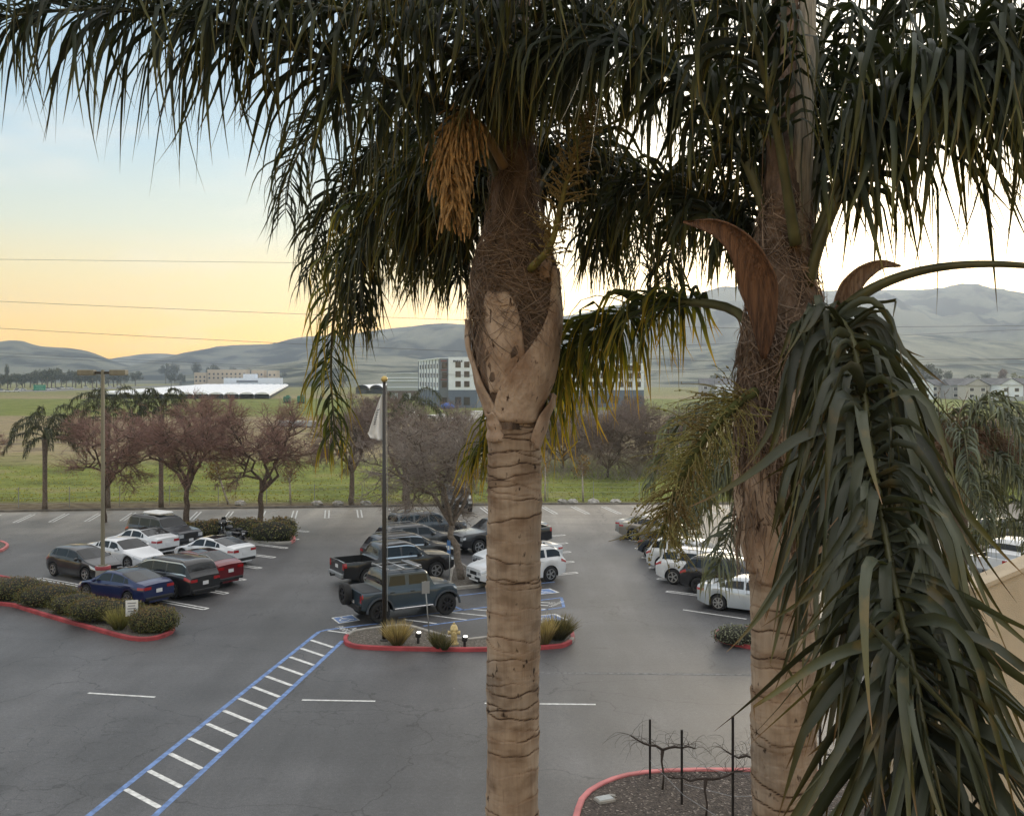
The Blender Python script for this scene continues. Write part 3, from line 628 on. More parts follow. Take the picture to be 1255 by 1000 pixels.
# left block
car('fastback_sedan', 'dark blue fastback sedan parked behind the long clipped hedge', 'car', 'fastback', (.012, .024, .10), (157, 744), 'rw', HL, G_L, .3, spokes=6)
car('minivan', 'black minivan with roof rails between the blue fastback and the dark red crossover', 'car', 'van', blackp, (212, 734), 'rw', HL, G_L, trim=M['chrome'])
car('crossover', 'dark red fastback crossover beside the black minivan', 'car', 'crossover_fast', (.16, .010, .018), (283, 719), 'rb', HL, G_L, .3)
car('fastback_sedan', 'white fastback sedan behind the dark red crossover', 'car', 'fastback', whitep, (300, 694), 'rb', HL, G_L)
car('hatchback', 'black hatchback with pale roof edge beside the tall lamp post', 'car', 'hatch', blackp, (105, 712.5), 'fw', -HL, G_L)
car('sedan', 'white sedan facing out with headlights showing, beside the black hatchback', 'car', 'sedan', whitep, (157, 698.5), 'fw', -HL, G_L)
car('sedan', 'white sedan with dark roof showing its tail lights, beside the dark four wheel drive', 'car', 'sedan', whitep, (206, 681), 'rb', HL, G_L, roofcol=M['glass'])
car('off_road_wagon', 'charcoal four wheel drive wagon with a white load on its roof, beside the clipped bushes', 'car', 'boxsuv', (.022, .026, .034), (234, 673), 'fb', -HL, G_L, dark_rim=False)
# middle block, left column
car('off_road_pickup', 'slate blue off road truck with roof bars and a spare wheel on its tail', 'pickup', 'hummer', (.030, .050, .070), (465.5, 763.5), 'rw', HM, G_M, .2, .38, dark_rim=True, spokes=8)
car('pickup_truck', 'black pickup truck with an open empty bed beside the slate blue truck', 'pickup', 'pickup', blackp, (534.5, 708.5), 'fw', HM, G_M, trim=M['chrome'])
car('sport_utility', 'black sport utility with bright window trim just beyond the black pickup', 'car', 'suv', (.018, .016, .016), None, 'c', HM, G_M, world=(-5.6, 54.6), trim=M['chrome'])
car('sport_utility', 'dark grey sport utility with pale bonnet, third from the slate blue truck', 'car', 'suv', (.07, .072, .078), None, 'c', HM, G_M, .4, world=(-5.5, 58.0))
car('sport_utility', 'slate grey boxy sport utility farthest from the flagpole in its column', 'car', 'boxsuv', (.075, .085, .095), None, 'c', HM, G_M, .3, world=(-5.3, 62.6))
# middle block, right column (noses to the left)
car('crossover', 'white crossover half hidden by the near palm trunk, nose to the bare tree', 'car', 'suv', whitep, (674.5, 712.5), 'rw', -HM, G_M)
car('sedan', 'white sedan just beyond the white crossover behind the palm trunk', 'car', 'sedan', (.62, .64, .66), None, 'c', -HM, G_M, world=(.3, 54.2), rails=False)
car('pickup_truck', 'black pickup with a bright grille facing the forked bare tree', 'pickup', 'pickup', (.014, .016, .02), (587, 679), 'fw', -HM, G_M, rough=.3)
car('sedan', 'silver grey sedan beyond the black pickup with the bright grille', 'car', 'sedan', (.38, .39, .40), None, 'c', -HM, G_M, .3, world=(-.2, 62.4))
# right row
car('sedan', 'pale silver sedan nearest in the right row, beside the black sport utility', 'car', 'sedan', (.50, .54, .58), (880.5, 748), 'rw', HRr, G_R, .3, spokes=7)
car('sport_utility', 'black sport utility with black wheels next to the pale silver sedan', 'car', 'suv', blackp, (856, 727.5), 'rw', HRr, G_R, dark_rim=True)
car('sport_utility', 'white sport utility partly behind palm leaves, next to the black sport utility', 'car', 'suv', whitep, (812, 710), 'rb', HRr, G_R)
car('crossover', 'white crossover between the white sport utility and the slate wagon', 'car', 'suv', (.66, .67, .68), (800, 695), 'rb', HRr, G_R, rails=False)
car('wagon', 'slate blue grey hatchback with bright wheels in the right row', 'car', 'hatch', (.05, .06, .075), (795.5, 683.5), 'rw', HRr, G_R, .3)
car('sedan', 'champagne coloured sedan in the right row of the lot', 'car', 'sedan', (.30, .27, .23), (776, 662), 'rw', HRr, G_R, .4)
car('sedan', 'silver sedan at the far end of the right row', 'car', 'sedan', (.42, .42, .41), (761, 655), 'rb', HRr, G_R, .4)
# far row and beyond the right planter
car('off_road_wagon', 'black four wheel drive parked at the far kerb behind the bare tree', 'car', 'boxsuv', (.016, .018, .02), None, 'c', (.2, -.98), None, world=(-4.2, 77.0))
car('pickup_truck', 'white pickup with red lower sills seen past the wall at the right edge', 'pickup', 'pickup', whitep, (1209, 713), 'rb', (.80, .60), None, trim=None)
car('sport_utility', 'dark sport utility behind the white pickup at the right edge', 'car', 'suv', (.02, .02, .024), None, 'c', (.80, .60), None, world=(29.0, 60.5))
car('pickup_truck', 'white work truck glimpsed between the big hanging palm leaves', 'pickup', 'pickup', (.66, .67, .68), (1040, 770), 'rb', (.84, .54), None)
# load on the wagon's roof
g = MB(); g.box((0, 0, 0), (1.5, 1.0, .16), bev=.06); 
for o in list(C.objects):
    if o.get('label', '').startswith('charcoal four wheel'): wl = o
ob = g.build('roof_load', M['white'], wl); ob.location = (-.5, 0, 1.93)

def motorcycle():
    p = P(283, 663.5); rt = thing('motorcycle', 'black touring motorcycle standing in front of the clipped bushes', 'motorcycle', p, math.atan2(.55, -.83))
    bk = mat('motorcycle_black', (.012, .012, .014), .25, coat=.8)
    for x, w in ((.82, .12), (-.82, .17)):
        t = MB(); r = .33
        t.lathe([(r*.66, -w/2), (r*.92, -w/2), (r, -w*.2), (r, w*.2), (r*.92, w/2), (r*.66, w/2)], 20, axis='y', caps=False); o = t.build('wheel', M['rubber'], rt, True, loc=(x, 0, r))
        q = MB(); q.lathe([(r*.67, -w*.3), (r*.67, w*.3), (r*.5, w*.2), (.03, w*.2)], 18, axis='y'); q.build('rim', M['alloy'], o)
    g = MB(); g.ball((.18, 0, .84), (.36, .18, .16)); g.build('fuel_tank', bk, rt, True)
    g = MB(); g.box((-.32, 0, .74), (.55, .30, .12), bev=.05); g.box((-.72, 0, .80), (.36, .28, .14), bev=.05); g.build('seat', M['black'], rt)
    g = MB(); g.box((.0, 0, .45), (.5, .32, .36), bev=.06); g.lathe([(.12, -.22), (.14, -.1), (.14, .1), (.12, .22)], 10, (.05, 0, .52), 'y'); g.build('engine', M['grey'], rt)
    g = MB(); g.ball((.72, 0, 1.08), (.2, .34, .24)); g.build('fairing', bk, rt, True)
    g = MB(); g.box((.66, 0, 1.34), (.03, .36, .22), taper=.8); g.build('windshield', M['glass'], rt)
    g = MB(); g.ball((.9, 0, 1.05), (.06, .1, .1)); g.build('headlight', M['head'], rt, True)
    g = MB(); g.tube([(.35, .42, 1.1), (.55, .3, 1.16), (.6, 0, 1.1), (.55, -.3, 1.16), (.35, -.42, 1.1)], .02, 6); g.build('handlebar', M['chrome'], rt, True)
    for sd in (1, -1):
        g = MB(); g.tube([(.66, sd*.11, 1.0), (.82, sd*.11, .33)], .03, 6); g.build('fork', M['chrome'], rt, True)
        g = MB(); g.box((-.8, sd*.3, .56), (.55, .2, .3), bev=.07); g.build('saddlebag', bk, rt)
        g = MB(); g.tube([(.1, sd*.2, .3), (-.5, sd*.24, .26), (-1.0, sd*.24, .3)], .05, 8); g.build('exhaust_pipe', M['chrome'], rt, True)
    for x in (.82, -.82):
        g = MB(); V = []; F = []
        for i in range(9):
            a = R(20+140*i/8)
            for y in (-.1, .1): V.append((x+.38*math.cos(a), y, .33+.38*math.sin(a)))
        for i in range(8): F.append([i*2, i*2+1, i*2+3, i*2+2])
        g.add(V, F); g.build('mudguard', bk, rt, True)
    g = MB(); g.box((-1.12, 0, .55), (.03, .2, .12)); g.build('number_plate', M['plate'], rt)
    g = MB(); g.tube([(-.05, .15, .3), (-.15, .38, .0)], .02, 5); g.build('kickstand', M['grey'], rt)
motorcycle()
# ------------------------------------------------------------------ vegetation builders
M['frond'] = leaf_mat('palm_leaf', [(0, (.020, .028, .021)), (.55, (.027, .036, .022)), (.82, (.075, .075, .018)), (1, (.15, .10, .03))], .5, .14, .28)
M['frond_yellow'] = leaf_mat('palm_leaf_yellow_tip', [(0, (.022, .032, .018)), (.42, (.042, .056, .02)), (.66, (.15, .14, .022)), (1, (.36, .22, .03))], .5, .34, .3)
M['frond_big'] = leaf_mat('palm_leaf_close', [(0, (.042, .049, .034)), (.55, (.052, .059, .036)), (.84, (.085, .078, .025)), (.95, (.16, .09, .04)), (1, (.22, .15, .09))], .45, .10, .38, blotch=(.11, .085, .035))
M['frond_far'] = leaf_mat('palm_leaf_far', [(0, (.03, .038, .022)), (.6, (.05, .06, .03)), (1, (.12, .11, .045))], .5, .15, .4)
M['frond_grey'] = leaf_mat('palm_leaf_grey_green', [(0, (.055, .068, .047)), (.6, (.115, .135, .095)), (1, (.22, .22, .11))], .5, .15, .4)
M['rachis'] = mat('leaf_stalk', (.075, .075, .03), .5, var=.3, vs=8)
M['rachis_pale'] = mat('leaf_stalk_pale', (.20, .15, .09), .6, var=.35, vs=9, stretch=(1, 1, 1))
M['fibre'] = leaf_mat('palm_fibre', [(0, (.15, .105, .08)), (1, (.30, .23, .18))], .9, 0)
M['boot'] = mat('leaf_base_fibre', (.15, .105, .08), .95, var=.55, vs=14, bump=1.0, bs=60, stretch=(1, 1, .35))
M['twig'] = mat('bare_twig', (.22, .165, .14), .9)
M['twig_red'] = mat('bare_twig_red', (.27, .16, .13), .9)
M['twig_grey'] = mat('bare_twig_grey', (.27, .23, .20), .9)
M['bark'] = mat('bark', (.115, .085, .065), .95, var=.3, vs=8, bump=.6, bs=30)
M['bark_grey'] = mat('bark_grey', (.16, .13, .105), .95, var=.3, vs=8, bump=.6, bs=30)
M['bark_pale'] = mat('bark_pale', (.45, .41, .36), .9, var=.25, vs=6)

def norm(a): return a/np.maximum(np.linalg.norm(a, axis=-1, keepdims=True), 1e-9)
def spline(pts, n):
    p = np.array([list(q) for q in pts], float); k = len(p); d = np.r_[0, np.cumsum(np.linalg.norm(np.diff(p, axis=0), axis=1))]
    pe = np.vstack([2*p[0]-p[1], p, 2*p[-1]-p[-2]]); out = []
    ts = np.linspace(0, d[-1], n)
    for t in ts:
        i = min(max(np.searchsorted(d, t)-1, 0), k-2); u = (t-d[i])/max(d[i+1]-d[i], 1e-9)
        a, b, c, e = pe[i], pe[i+1], pe[i+2], pe[i+3]
        out.append(.5*((2*b)+(-a+c)*u+(2*a-5*b+4*c-e)*u*u+(-a+3*b-3*c+e)*u**3))
    return np.array(out)
def ribbons(P0, D0, Ln, Wd, K, droop, g, wprof, twist=.5, curl=.12, fold=.25, kink=0, hang=.96, bendfrac=.5):
    """M strap leaves at once: start, direction, length, width -> verts, quads, attr"""
    Mn = len(P0); pos = P0.copy(); d = norm(D0); d0 = d.copy(); down = np.array([0, 0, -1.0])
    r = norm(np.cross(d, g.normal(size=(Mn, 3)))); ref = np.cross(d, down); ok = np.linalg.norm(ref, axis=1) > .05
    wv = np.where(ok[:, None], norm(ref)*(1-twist)+r*twist, r); wv = norm(wv)
    lat = g.normal(size=(Mn, 3))*curl; bf = bendfrac*(.6+.8*g.random(Mn)); hg = hang*(.86+.14*g.random(Mn))
    kk = (g.random(Mn) < kink); kpos = g.integers(2, K-1, Mn) if K > 3 else np.full(Mn, 2); kdir = norm(g.normal(size=(Mn, 3))*np.array([1, 1, .4])+down*.9)
    V = np.zeros((Mn, K+1, 3, 3)); A = np.zeros((Mn, K+1, 3, 4)); rnd = g.random(Mn)
    for k in range(K+1):
        s = k/K; wv = norm(wv-d*np.sum(wv*d, 1, keepdims=True)); nv = np.cross(wv, d)
        hw = Wd*wprof(s)*.5
        V[:, k, 0] = pos-wv*hw[:, None]; V[:, k, 2] = pos+wv*hw[:, None]; V[:, k, 1] = pos+nv*(hw*fold*2)[:, None]
        A[:, k, :, 0] = s; A[:, k, :, 1] = rnd[:, None]; A[:, k, :, 3] = 1
        pos = pos+d*(Ln/K)[:, None]
        m = np.clip((s+1/K)/bf, 0, 1)*droop; m = np.minimum(m*m*(3-2*m), 1)*hg
        d = norm(d0*(1-m)[:, None]+down*m[:, None]+lat*(s+.3)*1.0)
        if kink:
            on = kk & (k >= kpos); d = np.where(on[:, None], norm(kdir*.9+down*.35), d)
    idx = np.arange(Mn*(K+1)*3).reshape(Mn, K+1, 3)
    F = np.concatenate([np.stack([idx[:, :-1, j], idx[:, :-1, j+1], idx[:, 1:, j+1], idx[:, 1:, j]], -1).reshape(-1, 4) for j in (0, 1)])
    return V.reshape(-1, 3), F, A.reshape(-1, 4)
WPROF = lambda s: np.interp(s, [0, .08, .3, .55, .75, .9, 1], [.4, .85, 1, .82, .48, .18, .03])
def frond(parent, pts, n=120, L=.75, W=.032, t0=.12, seed=0, m='frond', rm='rachis', r0=.03, r1=.006, droop=1.0, K=7, ele=(.6, .15), tipl=.55, twist=.85, kink=.03, curl=.2, bend=.6, hang=.96, fold=.22, label=None, lift=0, ca=.75, sidef=None, one=False):
    g = np.random.default_rng(seed+1000); S = 60; c = spline(pts, S)
    T = norm(np.gradient(c, axis=0)); hd = c[-1]-c[0]; hd[2] = 0
    hd = hd/max(np.linalg.norm(hd), 1e-6); sref = np.cross(hd, [0, 0, 1.0])
    t = np.repeat(t0+(1-t0)*np.linspace(0, 1, n)**.92, 2)+g.normal(size=2*n)*.006; t = np.clip(t, t0*.9, 1); sd = np.tile([1, -1], n)
    f = t*(S-1); i = np.clip(f.astype(int), 0, S-2); u = (f-i)[:, None]
    p = c[i]*(1-u)+c[i+1]*u; tt = norm(T[i]*(1-u)+T[i+1]*u)
    s = np.cross(tt, [0, 0, 1.0]); ok = np.linalg.norm(s, axis=1) > .35; s = np.where(ok[:, None], norm(s), sref); s = norm(s-tt*np.sum(s*tt, 1, keepdims=True)); nn = np.cross(s, tt)
    a = ca+g.normal(size=2*n)*.15; el = ele[1]+g.normal(size=2*n)*ele[0]
    D = s*sd[:, None]*a[:, None]+tt*(.55+.3*t)[:, None]+nn*el[:, None]
    ln = L*np.interp(t, [0, t0, t0+.15, .6, .85, 1], [.5, .5, .85, 1, .85, tipl])*(.78+.36*g.random(2*n)); wd = W*np.interp(t, [0, .5, 1], [.9, 1, .6])*(.6+.8*g.random(2*n))
    V, F, A = ribbons(p, D, ln, wd, K, droop, g, WPROF, twist, curl, fold, kink, hang, bendfrac=bend)
    o = mesh('frond', V, F, M[m], parent, attr=A)
    mb = MB(); rr = [r0+(r1-r0)*(k/(S-1))**.8 for k in range(0, S, 2)]; mb.tube([Vector(q) for q in c[::2]], rr, 7); mb.build('leaf_stalk', M[rm], o, True)
    if label: o['label'] = label
    return o
def strands(name, parent, paths, wid, m, g, seg=8):
    """thin fibres along explicit polylines: paths (M,seg+1,3)"""
    Pn = np.asarray(paths); Mn, K, _ = Pn.shape; T = norm(np.gradient(Pn, axis=1)); w = norm(np.cross(T, g.normal(size=(Mn, 1, 3))))
    tp = np.interp(np.linspace(0, 1, K), [0, .6, 1], [1, .8, .15])[None, :, None]; hw = (np.asarray(wid).reshape(-1, 1, 1)*.5)*tp
    V = np.stack([Pn-w*hw, Pn+w*hw], 2); idx = np.arange(Mn*K*2).reshape(Mn, K, 2)
    F = np.stack([idx[:, :-1, 0], idx[:, :-1, 1], idx[:, 1:, 1], idx[:, 1:, 0]], -1).reshape(-1, 4)
    A = np.zeros((Mn, K, 2, 4)); A[..., 0] = g.random(Mn)[:, None, None]; A[..., 1] = g.random(Mn)[:, None, None]; A[..., 3] = 1
    return mesh(name, V.reshape(-1, 3), F, m, parent, attr=A.reshape(-1, 4))
def rad_of(prof, z): return float(np.interp(z, [p[0] for p in prof], [p[1] for p in prof]))

def trunk_mat():
    m = bpy.data.materials.new('palm_trunk'); m.use_nodes = True; nt = m.node_tree; b = nt.nodes['Principled BSDF']; N = nt.nodes.new; L = nt.links.new
    at = N('ShaderNodeAttribute'); at.attribute_name = 'dat'; sp = N('ShaderNodeSeparateColor'); L(at.outputs['Color'], sp.inputs[0])
    tc = N('ShaderNodeTexCoord')
    def nz(s, d, st):
        mp = N('ShaderNodeMapping'); mp.inputs['Scale'].default_value = st; L(tc.outputs['Object'], mp.inputs[0])
        n = N('ShaderNodeTexNoise'); n.inputs['Scale'].default_value = s; n.inputs['Detail'].default_value = d; L(mp.outputs[0], n.inputs[0]); return n.outputs['Fac']
    def ramp(v, pts):
        r = N('ShaderNodeValToRGB'); L(v, r.inputs[0]); el = r.color_ramp.elements
        el[0].position = pts[0][0]; el[0].color = (*pts[0][1], 1); el[1].position = pts[-1][0]; el[1].color = (*pts[-1][1], 1)
        for p, c in pts[1:-1]: e = el.new(p); e.color = (*c, 1)
        return r.outputs[0]
    def mul(a, c, f=1):
        x = N('ShaderNodeMixRGB'); x.blend_type = 'MULTIPLY'; x.inputs[0].default_value = f; L(a, x.inputs[1]); L(c, x.inputs[2]); return x.outputs[0]
    base = ramp(nz(3.2, 6, (1, 1, .8)), [(.3, (.24, .172, .125)), (.5, (.375, .287, .215)), (.72, (.51, .415, .33))])
    fib = ramp(nz(45, 4, (1, 1, .06)), [(.3, (.62, .58, .54)), (.65, (1, 1, 1))])
    blot = ramp(nz(7, 7, (1, 1, 1.6)), [(.36, (.40, .33, .27)), (.52, (1, 1, 1))])
    spot = ramp(nz(24, 3, (1, 1, .55)), [(.27, (.10, .07, .05)), (.34, (1, 1, 1))])
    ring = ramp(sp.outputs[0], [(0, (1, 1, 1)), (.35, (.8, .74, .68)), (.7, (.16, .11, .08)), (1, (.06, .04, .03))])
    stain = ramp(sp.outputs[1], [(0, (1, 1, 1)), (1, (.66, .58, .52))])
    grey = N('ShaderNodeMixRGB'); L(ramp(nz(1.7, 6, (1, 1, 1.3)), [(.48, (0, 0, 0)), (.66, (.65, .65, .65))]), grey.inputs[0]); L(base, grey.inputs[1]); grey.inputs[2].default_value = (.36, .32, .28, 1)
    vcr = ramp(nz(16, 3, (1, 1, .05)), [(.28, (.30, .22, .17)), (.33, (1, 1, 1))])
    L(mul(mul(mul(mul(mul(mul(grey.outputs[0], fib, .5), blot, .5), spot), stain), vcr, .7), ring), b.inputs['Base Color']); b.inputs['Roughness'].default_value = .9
    bp = N('ShaderNodeBump'); bp.inputs['Strength'].default_value = .5; bp.inputs['Distance'].default_value = .012; L(nz(60, 4, (1, 1, .12)), bp.inputs['Height']); L(bp.outputs[0], b.inputs['Normal'])
    return m
M['trunk'] = trunk_mat()
def sheath_mat():
    m = mat('leaf_sheath', (.52, .40, .31), .8, col2=(.29, .19, .13), vs=6, bump=.9, bs=34, stretch=(1, 1, .6)); nt = m.node_tree; N = nt.nodes.new; L = nt.links.new; b = nt.nodes['Principled BSDF']
    src = b.inputs['Base Color'].links[0].from_socket; tc = N('ShaderNodeTexCoord'); mp = N('ShaderNodeMapping'); mp.inputs['Scale'].default_value = (1, 1, .5); L(tc.outputs['Object'], mp.inputs[0])
    n = N('ShaderNodeTexNoise'); n.inputs['Scale'].default_value = 28; n.inputs['Detail'].default_value = 4; L(mp.outputs[0], n.inputs[0]); r = N('ShaderNodeValToRGB'); L(n.outputs['Fac'], r.inputs[0])
    r.color_ramp.elements[0].position = .29; r.color_ramp.elements[0].color = (.12, .08, .06, 1); r.color_ramp.elements[1].position = .36
    x = N('ShaderNodeMixRGB'); x.blend_type = 'MULTIPLY'; x.inputs[0].default_value = 1; L(src, x.inputs[1]); L(r.outputs[0], x.inputs[2]); L(x.outputs[0], b.inputs['Base Color']); return m
M['sheath'] = sheath_mat()
M['spathe'] = mat('dry_spathe', (.20, .10, .052), .75, col2=(.085, .042, .024), vs=9, bump=1.0, bs=22, stretch=(7, 7, .35))
M['spathe_pale'] = mat('dry_spathe_pale', (.34, .235, .165), .8, col2=(.17, .10, .065), vs=9, bump=1.0, bs=22, stretch=(7, 7, .35))

def palm_trunk(parent, top, axis_xy, lean, r, zt, zfine, seed):
    """ringed trunk from the ground up to zt; fine rows above zfine"""
    g = np.random.default_rng(seed); n = 72
    zs = np.r_[np.linspace(0, zfine, 24)[:-1], np.arange(zfine, zt, .0065), zt]
    rings = []; z = zt-.05
    while z > -.1:
        rings.append((z, g.uniform(.2, 1), g.uniform(0, 6.28), g.uniform(.008, .03), g.uniform(0, 6.28), g.uniform(.003, .012), g.uniform(.75, 1), g.uniform(0, 6.28), g.uniform(.3, 1.1))); z -= g.choice([g.uniform(.02, .05), g.uniform(.07, .14)], p=[.5, .5])
    a = np.linspace(0, 2*np.pi, n, endpoint=False); V = []; A = []
    ra = np.array(rings)
    for z in zs:
        zz = np.full(n, z); dep = np.zeros(n); prof = np.zeros(n); stn = np.zeros(n)
        near = [q for q in rings if abs(q[0]-z) < .12]
        for q in near:
            zr = q[0]+q[3]*np.sin(a+q[2])+q[5]*np.sin(3*a+q[4])+.004*np.sin(7*a+q[7]); dz = z-zr
            amp = q[6]*np.clip(.8+.5*np.sin(a*q[8]+q[7]), .12, 1)
            stn = np.maximum(stn, q[6]*np.clip(np.sin(a*3*q[8]+q[4])+.5*np.sin(a*8+q[7]), 0, 1)*np.where(dz < 0, np.exp(dz/.045), np.exp(-dz/.012)))
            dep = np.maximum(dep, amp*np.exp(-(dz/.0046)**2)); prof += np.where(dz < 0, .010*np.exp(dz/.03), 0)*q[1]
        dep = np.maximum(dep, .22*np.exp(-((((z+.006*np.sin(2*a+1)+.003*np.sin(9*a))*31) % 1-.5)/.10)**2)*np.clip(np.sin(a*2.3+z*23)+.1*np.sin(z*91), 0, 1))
        rr = r*(1+.25*max(0, 1-z/1.5)**2)+prof-.008*dep+.004*np.sin(2*a+z*3)+.003*np.sin(5*a+z*9)
        ax = axis_xy[0]+lean[0]*(z-zt); ay = axis_xy[1]+lean[1]*(z-zt)
        V.append(np.stack([ax+rr*np.cos(a), ay+rr*np.sin(a), zz], 1)); A.append(np.stack([dep, stn, np.zeros(n), np.ones(n)], 1))
    k = len(zs); idx = np.arange(k*n).reshape(k, n); F = np.stack([idx[:-1], np.roll(idx, -1, 1)[:-1], np.roll(idx, -1, 1)[1:], idx[1:]], -1).reshape(-1, 4)
    return mesh('trunk', np.concatenate(V), F, M['trunk'], parent, attr=np.concatenate(A))
def sheath(parent, ax, ay, prof, Zof, seed, name='leaf_base', m='sheath', thick=.012):
    """curved shell round the axis; prof: (img y, th0, th1, r) th: 0 faces the camera, + to the right"""
    g = np.random.default_rng(seed); nu, nv = 18, 26; V = []; t = np.linspace(0, 1, len(prof)); q = np.array(prof, float)
    ss = np.linspace(0, 1, nv); pr = np.stack([np.interp(ss, t, q[:, k]) for k in range(4)], 1)
    ker = np.ones(5)/5; pr2 = np.stack([np.convolve(np.pad(pr[:, k], 2, mode='edge'), ker, 'valid') for k in range(4)], 1); pr2[0], pr2[-1] = pr[0], pr[-1]
    ph = g.uniform(0, 6, 4)
    for j in range(nv):
        y, a0, a1, r = pr2[j]
        for i in range(nu+1):
            u = i/nu; th = R(a0+(a1-a0)*u); rr = r+.010*math.sin(u*math.pi)+.006*math.sin(9*u+ph[0]+j*.2)+.004*math.sin(.6*j+ph[1])
            V.append((ax+rr*math.sin(th), ay-rr*math.cos(th), Zof(y)+.006*math.sin(7*u+ph[2])))
    F = [[j*(nu+1)+i, j*(nu+1)+i+1, (j+1)*(nu+1)+i+1, (j+1)*(nu+1)+i] for j in range(nv-1) for i in range(nu)]
    o = mesh(name, V, F, M[m], parent, smooth=True); sm = o.modifiers.new('thickness', 'SOLIDIFY'); sm.thickness = thick; sm.offset = -1; return o
def core(parent, ax, ay, prof, Zof, seed, name='leaf_base_core', n=56, rough=.014):
    V = []; ys = np.linspace(prof[0][0], prof[-1][0], 90); m_ = 0
    for y in ys:
        r = float(np.interp(y, sorted(p[0] for p in prof), [p[1] for p in sorted(prof)]))
        for j in range(n):
            a = 2*math.pi*j/n; p = Vector((math.cos(a)*2.2, math.sin(a)*2.2, Zof(y)*4+seed)); d = mnoise.noise(p*1.8)*rough*1.4+mnoise.noise(p*6)*rough
            V.append((ax+(r+d)*math.cos(a), ay+(r+d)*math.sin(a), Zof(y)))
    k = len(ys); F = [[i*n+j, i*n+(j+1) % n, (i+1)*n+(j+1) % n, (i+1)*n+j] for i in range(k-1) for j in range(n)]
    return mesh(name, V, F, M['boot'], parent, smooth=True)
def wrap_fibres(parent, ax, ay, prof, Zof, y0, y1, count, seed, wid=.004, hang=.4):
    g = np.random.default_rng(seed); paths = []
    ys_, rs_ = [p[0] for p in sorted(prof)], [p[1] for p in sorted(prof)]
    for _ in range(count):
        y = g.uniform(y1, y0); th = g.uniform(0, 6.28); span = g.uniform(.3, 1.5)*g.choice([-1, 1]); sl = g.normal()*30+g.choice([0, 0, 40, 80])*hang; lift = abs(g.normal())*.014; K = 9; path = []
        for k in range(K):
            s = k/(K-1); yy = y+sl*s+10*math.sin(s*3+th); a = th+span*s; r = float(np.interp(yy, ys_, rs_))+.012+lift*(.3+s*1.2)
            path.append((ax+r*math.sin(a), ay-r*math.cos(a), Zof(yy)))
        paths.append(path)
    return strands('fibre', parent, paths, g.uniform(.5, 1.6, count)*wid, M['fibre'], g)
def spathe(parent, pts, wmax, seed, face=(0, -1, 0), name='flower_bract', m='spathe'):
    """boat shaped dry bract along a curve"""
    c = spline(pts, 24); T = norm(np.gradient(c, axis=0)); f = np.array(face, float); nu = 10; V = []
    for i in range(24):
        s = i/23; w = norm(np.cross(T[i], f)[None])[0]; nrm = norm(np.cross(w, T[i])[None])[0]; hw = wmax*.5*float(np.interp(s, [0, .15, .42, .62, .85, 1], [.12, .5, 1, .72, .32, .02]))
        for j in range(nu+1):
            a = math.pi*(j/nu-.5)*1.05; V.append(c[i]+w*hw*math.sin(a)-nrm*hw*.55*math.cos(a)+nrm*.004*math.sin(j*3.1))
    F = [[i*(nu+1)+j, i*(nu+1)+j+1, (i+1)*(nu+1)+j+1, (i+1)*(nu+1)+j] for i in range(23) for j in range(nu)]
    o = mesh(name, V, F, M[m], parent, smooth=True); sm = o.modifiers.new('thickness', 'SOLIDIFY'); sm.thickness = .008; return o
def flower(parent, pts, n, L, r, m_st, m_br, seed, droop=.6, spread=1.0, nub=0, t0=.2, bumpy=0, r0=.02, out=None, K=7):
    """branched flower stalk: thick axis plus many thin branchlets, each with knobs"""
    g = np.random.default_rng(seed); c = spline(pts, 30); T = norm(np.gradient(c, axis=0)); mb = MB()
    mb.tube([Vector(q) for q in c], [r0*(1-.75*i/29) for i in range(30)], 8); o = mb.build('flower_stalk', m_st, parent, True)
    b = MB()
    for k in range(n):
        t = t0+(1-t0)*g.random(); i = min(int(t*29), 28); p = c[i].copy(); d = g.normal(size=3)*spread; d = d-T[i]*d.dot(T[i]); d = d/np.linalg.norm(d)*.9+T[i]*.6
        if out is not None: d = d+np.array(out)
        d = d/np.linalg.norm(d); ln = L*g.uniform(.6, 1.1)*(1-.4*t); path = []; rr = []
        for q in range(K+1):
            path.append(Vector(p)); s = q/K; rr.append(r*(1-.6*s)*(1+(bumpy*g.uniform(-.5, .8) if bumpy else 0)))
            p = p+d*ln/K; d = d+np.array([0, 0, -1.])*droop*.35+g.normal(size=3)*.12; d = d/np.linalg.norm(d)
        b.tube(path, rr, 4 if not bumpy else 5, caps=False)
        for q in range(nub):
            j = g.integers(2, K+1); e = path[j]+Vector(g.normal(size=3))*r*1.5; s_ = r*g.uniform(1.3, 2.2)
            b.add([e+Vector((s_, 0, 0)), e-Vector((s_, 0, 0)), e+Vector((0, s_, 0)), e-Vector((0, s_, 0)), e+Vector((0, 0, s_)), e-Vector((0, 0, s_))], [[0, 2, 4], [2, 1, 4], [1, 3, 4], [3, 0, 4], [2, 0, 5], [1, 2, 5], [3, 1, 5], [0, 3, 5]])
    b.build('flower_branchlet', m_br, o, True); return o

